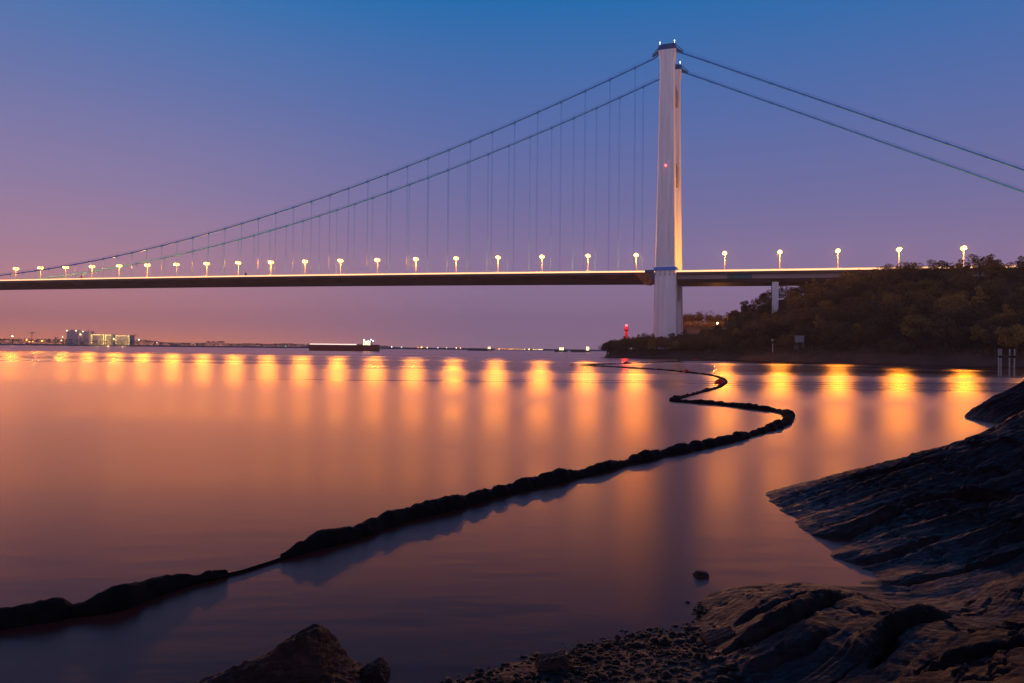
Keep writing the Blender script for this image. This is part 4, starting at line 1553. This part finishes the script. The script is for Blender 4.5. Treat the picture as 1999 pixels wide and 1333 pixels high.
# distant tree belt
n = 26000
tx_ = rng.uniform(-3000, 2200, n)
ty_ = np.interp(tx_, fx, fy) + rng.uniform(35, 120, n)
pf = 999.5 + tx_ / ty_ * F
hh = np.interp(pf, [-400, 280, 330, 720, 780, 1200], [17, 15, 9, 8, 2.5, 1.5]) + 7 * np.clip(fbm(tx_ / 60, ty_ * 0, 1.5) + 0.2, 0, 1) * (pf < 760) + np.where((pf > 403) & (pf < 438), 6, 0)
hh = np.clip(hh, 1.5, 20)
P = np.stack([tx_, ty_, 3.5 + rng.uniform(0, 1, n) ** 0.8 * hh], -1)
a = rng.normal(size=P.shape); a /= np.linalg.norm(a, axis=1)[:, None]
c_ = np.cross(a, rng.normal(size=P.shape)); c_ /= np.linalg.norm(c_, axis=1)[:, None]
sc_ = rng.uniform(1.2, 2.6, n)[:, None]
q = np.stack([P - a * sc_, P - c_ * sc_ * .8, P + a * sc_, P + c_ * sc_ * .8], 1).reshape(-1, 3)
ft = mesh_obj('far_treeline', q, np.arange(len(q)).reshape(-1, 4), M_leaf)
tag(ft, kind='stuff')

M_bld = noise_mat('far_wall', (0.60, 0.40, 0.38), (0.70, 0.48, 0.46), 0.03, 0.8)
M_bld_l = noise_mat('far_wall_pale', (0.5, 0.42, 0.36), (0.6, 0.5, 0.42), 0.03, 0.8)


def far_box(px0, px1, ytop, name, mat, label, depth=30, cat='building'):
    x0, d = far_at((px0 + px1) / 2)
    d += 45
    xa, xb = az_to_x(px0, d), az_to_x(px1, d)
    yh = 681.7 + 0.0107 * ((px0 + px1) / 2 - 999.5)
    zt = CH + (yh - ytop) * d / F
    e = empty(name, ((xa + xb) / 2, d, 3.8))
    tag(e, label, cat)
    h = zt - 3.8
    w_ = (xb - xa) / 2
    return e, w_, h, d


# grey silo blocks
e, w_, h, d = far_box(130, 153, 646, 'silo_block', M_bld, 'wide grey silo block with roof lights on the far shore')
MB().box(-w_, w_, 0, 30, 0, h).build('wall', M_bld, e)
MB().box(-w_ * .9, -w_ * .3, 5, 15, h, h + 4).box(w_ * .2, w_ * .8, 5, 15, h, h + 3).build('roof_house', M_bld, e)
for sx in (-.95, .6):
    MB().ball((w_ * sx, -1, h + 1.0), 1.3, 8, 6).build('roof_light', M_warm_l, e)
e, w_, h, d = far_box(161, 174, 646.5, 'silo_block', M_bld, 'narrow grey silo block with a tall mast on the far shore')
MB().box(-w_, w_, 0, 25, 0, h).build('wall', M_bld, e)
MB().tube([(w_ * .4, 5, h), (w_ * .4, 5, h + 8)], .7).build('mast', M_girder, e)
MB().ball((-w_ * .9, -1, h - 1), 1.3, 8, 6).build('roof_light', M_warm_l, e)
e, w_, h, d = far_box(153.5, 160.5, 652, 'conveyor_house', M_bld, 'low grey link building between the two silo blocks on the far shore')
MB().box(-w_, w_, 2, 20, 0, h).build('wall', M_bld, e)
MB().ball((0, 0, h - 1), 1.4, 8, 6).build('wall_light', M_warm_l, e)
# sheds outlined in yellow light
for (a0, a1, yt, lab) in ((179, 202, 653.0, 'long shed outlined with yellow lights on the far shore beside the silo blocks'),
                          (206, 217, 653.5, 'short shed with a yellow-lit roof edge between two longer outlined sheds'),
                          (226, 252, 655.0, 'boxy shed outlined with yellow lights, rightmost on the far shore')):
    e, w_, h, d = far_box(a0, a1, yt, 'lit_shed', M_bld_l, lab)
    MB().box(-w_, w_, 0.5, 30, 0, h).build('wall', M_bld_l, e)
    MB().hexa([(-w_, 0.5, h), (w_, .5, h), (w_, 30, h), (-w_, 30, h), (-w_, 14, h + 2), (w_, 14, h + 2), (w_, 16, h + 2), (-w_, 16, h + 2)]).build('roof', M_bld, e)
    ll = MB()
    r_ = random.Random(int(a0))
    nn = int(w_ * 2 / 2.4)
    for k in range(nn + 1):
        ll.ball((-w_ + 2 * w_ * k / nn, 0, h - r_.uniform(0, 1.2)), r_.uniform(.45, .8), 6, 4)
    for sx in ((-1, 1) if a0 != 206 else (-1,)):
        for k in range(int(h / 2.2)):
            ll.ball((w_ * sx, 0, h - 1 - 2.2 * k), r_.uniform(.4, .75), 6, 4)
    ll.build('edge_lights', M_yellow_l, e)
fl = bpy.data.lights.new('yard_floodlight', 'POINT'); fl.energy = 22000; fl.color = (1, .62, .2); fl.shadow_soft_size = 1.0
for px in (190, 212, 240):
    x0, d = far_at(px)
    fo = bpy.data.objects.new('yard_floodlight', fl); COL.objects.link(fo); fo.location = (az_to_x(px, d + 20), d + 20, 14)
# far quay cranes / masts and lights on poles
for (px, yt, rad, mat, lab) in ((24, 657, 2.0, M_warm_l, 'bright cream light on a pole above trees at the far left shore'),
                                (52, 664, 1.9, M_orange_l, 'orange light low on the far left shore, first of the orange ones'),
                                (57, 667, 1.2, M_orange_l, 'small orange light just right of a brighter one on the far left shore'),
                                (64, 667, 1.3, M_orange_l, 'orange light among dark trees between two brighter orange ones'),
                                (82, 666, 2.2, M_orange_l, 'large orange light nearest the dark row of trees on the far left shore'),
                                (120, 665, 1.6, M_yellow_l, 'yellowish light at the left foot of the wide silo block'),
                                (122, 658, 1.2, M_warm_l, 'cream light on a pole just left of the wide silo block'),
                                (222, 662, 1.6, M_warm_l, 'cream floodlight between the outlined sheds'),
                                (271, 663.5, 1.9, M_white_l, 'white floodlight standing alone right of the outlined sheds'),
                                (306, 669, 0.8, M_white_l, 'small bluish white light low on the far bank, left of a fainter one'),
                                (375, 671, 0.7, M_white_l, 'faint white light low on the far bank before the dark tree clump'),
                                (558, 677, 0.9, M_green_l, 'tiny green light at the waterline left of the cargo ship'),
                                (765, 677.5, 1.5, M_white_l, 'white light right of the cargo ship, left one of two'),
                                (784, 678, 1.4, M_white_l, 'white light right of the cargo ship, right one of two'),
                                (816, 679, 1.3, M_orange_l, 'small orange light left of the brightest orange one on the far shore'),
                                (823, 678.5, 2.6, M_orange_l, 'brightest orange light in the middle of the far shore'),
                                (834, 680, 1.3, M_warm_l, 'cream light just right of the brightest orange one'),
                                (855, 681.5, 1.2, M_white_l, 'white light between the orange lights in the middle of the far shore'),
                                (872, 681, 0.9, M_warm_l, 'small cream light left of an orange pair on the far shore'),
                                (891, 681.5, 1.5, M_warm_l, 'warm light left of a small orange one on the far shore'),
                                (899, 682, 1.6, M_orange_l, 'orange light nearest the low barge on its left side')):
    x0, d = far_at(px)
    d += 20
    yh = 681.7 + 0.0107 * (px - 999.5)
    z = max(CH + (yh - yt) * d / F, 6.0)
    z += 0.0
    e = empty('harbour_light', (az_to_x(px, d), d, 2.0))
    tag(e, lab, 'light')
    MB().tube([(0, 0, 0), (0, 0, z - 2.0)], 0.35, 6).build('pole', M_girder, e)
    MB().ball((0, 0, z - 2.0 + rad * .5), rad, 8, 6).build('lamp_glass', mat, e)
# strings of town lights on the far shore to the right of the barge
r_ = random.Random(5)
for k in range(34):
    px = 968 + k * 2.75 + r_.uniform(-1, 1)
    x0, d = far_at(px)
    d += r_.uniform(5, 60)
    yh = 681.7 + 0.0107 * (px - 999.5)
    yt = 682.2 + (px - 960) * 0.018 + r_.uniform(-1.8, 1.2)
    z = max(CH + (yh - yt) * d / F, 4.5)
    e = empty('harbour_light', (az_to_x(px, d), d, 2.0))
    tag(e, 'tiny orange or cream light in the dense row along the far shore', 'light', 'row of town lights on the far shore')
    MB().tube([(0, 0, 0), (0, 0, z - 2.0)], 0.3, 5).build('pole', M_girder, e)
    MB().ball((0, 0, z - 2), r_.uniform(.7, 1.5), 6, 5).build('lamp_glass', r_.choice([M_orange_l, M_orange_l, M_warm_l, M_yellow_l]), e)
# lattice cranes, thin against the glow
for (px, yt, lab) in ((62, 648, 'thin harbour crane standing in the orange glow of the far left shore'), (108, 658, 'thin harbour crane left of the wide silo block'),
                      (262, 653, 'thin crane with short jib right of the outlined sheds')):
    x0, d = far_at(px)
    d += 40
    yh = 681.7 + 0.0107 * (px - 999.5)
    zt = CH + (yh - yt) * d / F
    e = empty('harbour_crane', (az_to_x(px, d), d, 3.5))
    tag(e, lab, 'crane')
    MB().tube([(-1.2, 0, 0), (-.8, 0, zt - 3.5)], .35, 5).tube([(1.2, 0, 0), (.8, 0, zt - 3.5)], .35, 5).tube([(-1.2, 0, 4), (1.2, 0, 9)], .25, 4).tube([(1.2, 0, 9), (-1.2, 0, 14)], .25, 4).build('mast', M_girder, e)
    MB().tube([(-9, 0, zt - 6), (12, 0, zt - 5)], .45, 5).tube([(0, 0, zt - 2), (11, 0, zt - 5)], .2, 4).tube([(0, 0, zt - 2), (-8, 0, zt - 6)], .2, 4).box(1, 3.4, -1, 1, zt - 8.4, zt - 6).build('jib', M_girder, e)


# ------------------------------------------------------------------ ships
M_hull_red = noise_mat('hull_red', (0.035, 0.008, 0.011), (0.055, 0.012, 0.015), 0.05, 0.6)
M_hull_dk = noise_mat('hull_dark', (0.03, 0.03, 0.04), (0.05, 0.05, 0.06), 0.05, 0.6)
M_white = noise_mat('ship_white', (0.55, 0.55, 0.55), (0.7, 0.7, 0.7), 0.1, 0.5)


def ship(px0, px1, depth, hull_h, mat, label, cat, house=(0.82, 0.95, 9.0), lights=True, bulk=0.0, stripmat=None):
    xa, xb = az_to_x(px0, depth), az_to_x(px1, depth)
    Ln = xb - xa
    e = empty('cargo_ship' if cat == 'ship' else 'barge', (xa, depth, 0))
    tag(e, label, cat)
    B = max(3.5, Ln * 0.075)
    secs = []
    for u, wd, sh in ((0, .15, 1.25), (.05, .6, 1.15), (.14, 1, 1.02), (.5, 1, 1.0), (.86, 1, 1.0), (.97, .85, 1.1), (1, .7, 1.1)):
        x_ = u * Ln
        top = hull_h * sh
        secs.append([(x_ + (.02 * Ln if u == 0 else 0), -B * wd * .75, -1.5), (x_ + (.02 * Ln if u == 0 else 0), B * wd * .75, -1.5), (x_, B * wd, top), (x_, -B * wd, top)])
    MB().loft(secs).build('hull', mat, e)
    hx0, hx1 = house[0] * Ln, house[1] * Ln
    hm = MB()
    lv = 3
    for k in range(lv):
        f_ = k * 0.08 * (hx1 - hx0)
        hm.box(hx0 + f_, hx1 - f_ * .4, -B * .8 + k * .3, B * .8 - k * .3, hull_h + house[2] * k / lv + .01, hull_h + house[2] * (k + 1) / lv)
    hs_ = hm.build('deckhouse', M_white, e)
    MB().tube([((hx0 + hx1) / 2, 0, hull_h + house[2]), ((hx0 + hx1) / 2, 0, hull_h + house[2] * 1.5)], .25, 6).build('mast', M_white, e)
    MB().box(Ln * .12, hx0 - 2, -B * .7, B * .7, hull_h + .01, hull_h + max(bulk, .9)).build('hatch_cover', mat, e)
    if lights:
        for k in range(3):
            for j in range(4):
                lm = MB()
                lm.box(hx0 + (hx1 - hx0) * (.1 + .22 * j), hx0 + (hx1 - hx0) * (.2 + .22 * j), -B * .8 - .12 + k * .3, -B * .8 - .02 + k * .3, hull_h + house[2] * (k + .35) / 3, hull_h + house[2] * (k + .7) / 3)
                lm.build('window', M_warm_l, hs_)
    if stripmat:
        n_ = 30
        lm = MB()
        for k in range(n_):
            x_ = Ln * (.04 + .66 * k / n_)
            lm.box(x_, x_ + Ln * .66 / n_ * .86, -B - .15, -B - .02, hull_h * 1.02, hull_h * 1.02 + 1.1)
        lm.build('deck_lights', stripmat, e)
        for (u, zz) in ((.80, 1.2), (.86, .9), (.90, 1.25), (.93, 1.0)):
            MB().ball((Ln * u, -B * .9, hull_h + house[2] * zz), .6, 8, 6).build('floodlight', M_white_l, e)
    return e


M_shiplight = glow_mat('ship_deck_light', (1.0, .85, .75), 1.3)
ship(602, 740, 780, 6.8, M_hull_red, 'dark red cargo ship with a row of white deck lights passing under the bridge', 'ship', (0.78, 0.90, 5.0), True, 1.0, M_shiplight)
ship(912, 962, 1500, 4.0, M_hull_dk, 'low dark barge with white lights on the river below the middle of the deck', 'barge', (0.80, 0.93, 5.0))
ship(1082, 1108, 1300, 3.2, M_hull_dk, 'small dark boat with orange-lit cabin on the water left of the wooded point', 'boat', (0.35, 0.75, 5.2))
ship(1114, 1152, 1250, 3.2, M_hull_dk, 'dark barge with pale lit wheelhouse at its right end, nearest the wooded point', 'barge', (0.78, 0.96, 7.0))

# ------------------------------------------------------------------ evening haze over the river
HAZE = 0.00013
if HAZE > 0:
    hz = MB().box(-3300, 2700, -40, 4300, -2.6, 205.0)
    mh = bpy.data.materials.new('haze_air')
    mh.use_nodes = True
    t = mh.node_tree
    for n_ in list(t.nodes):
        t.nodes.remove(n_)
    out = N(t, 'ShaderNodeOutputMaterial')
    pv = N(t, 'ShaderNodeVolumePrincipled')
    pv.inputs['Color'].default_value = (0.85, 0.80, 0.88, 1)
    pv.inputs['Density'].default_value = HAZE
    pv.inputs['Anisotropy'].default_value = 0.3
    t.links.new(pv.outputs[0], out.inputs['Volume'])
    ho = hz.build('haze', mh)
    tag(ho, kind='stuff')
    scene.cycles.volume_bounces = 0
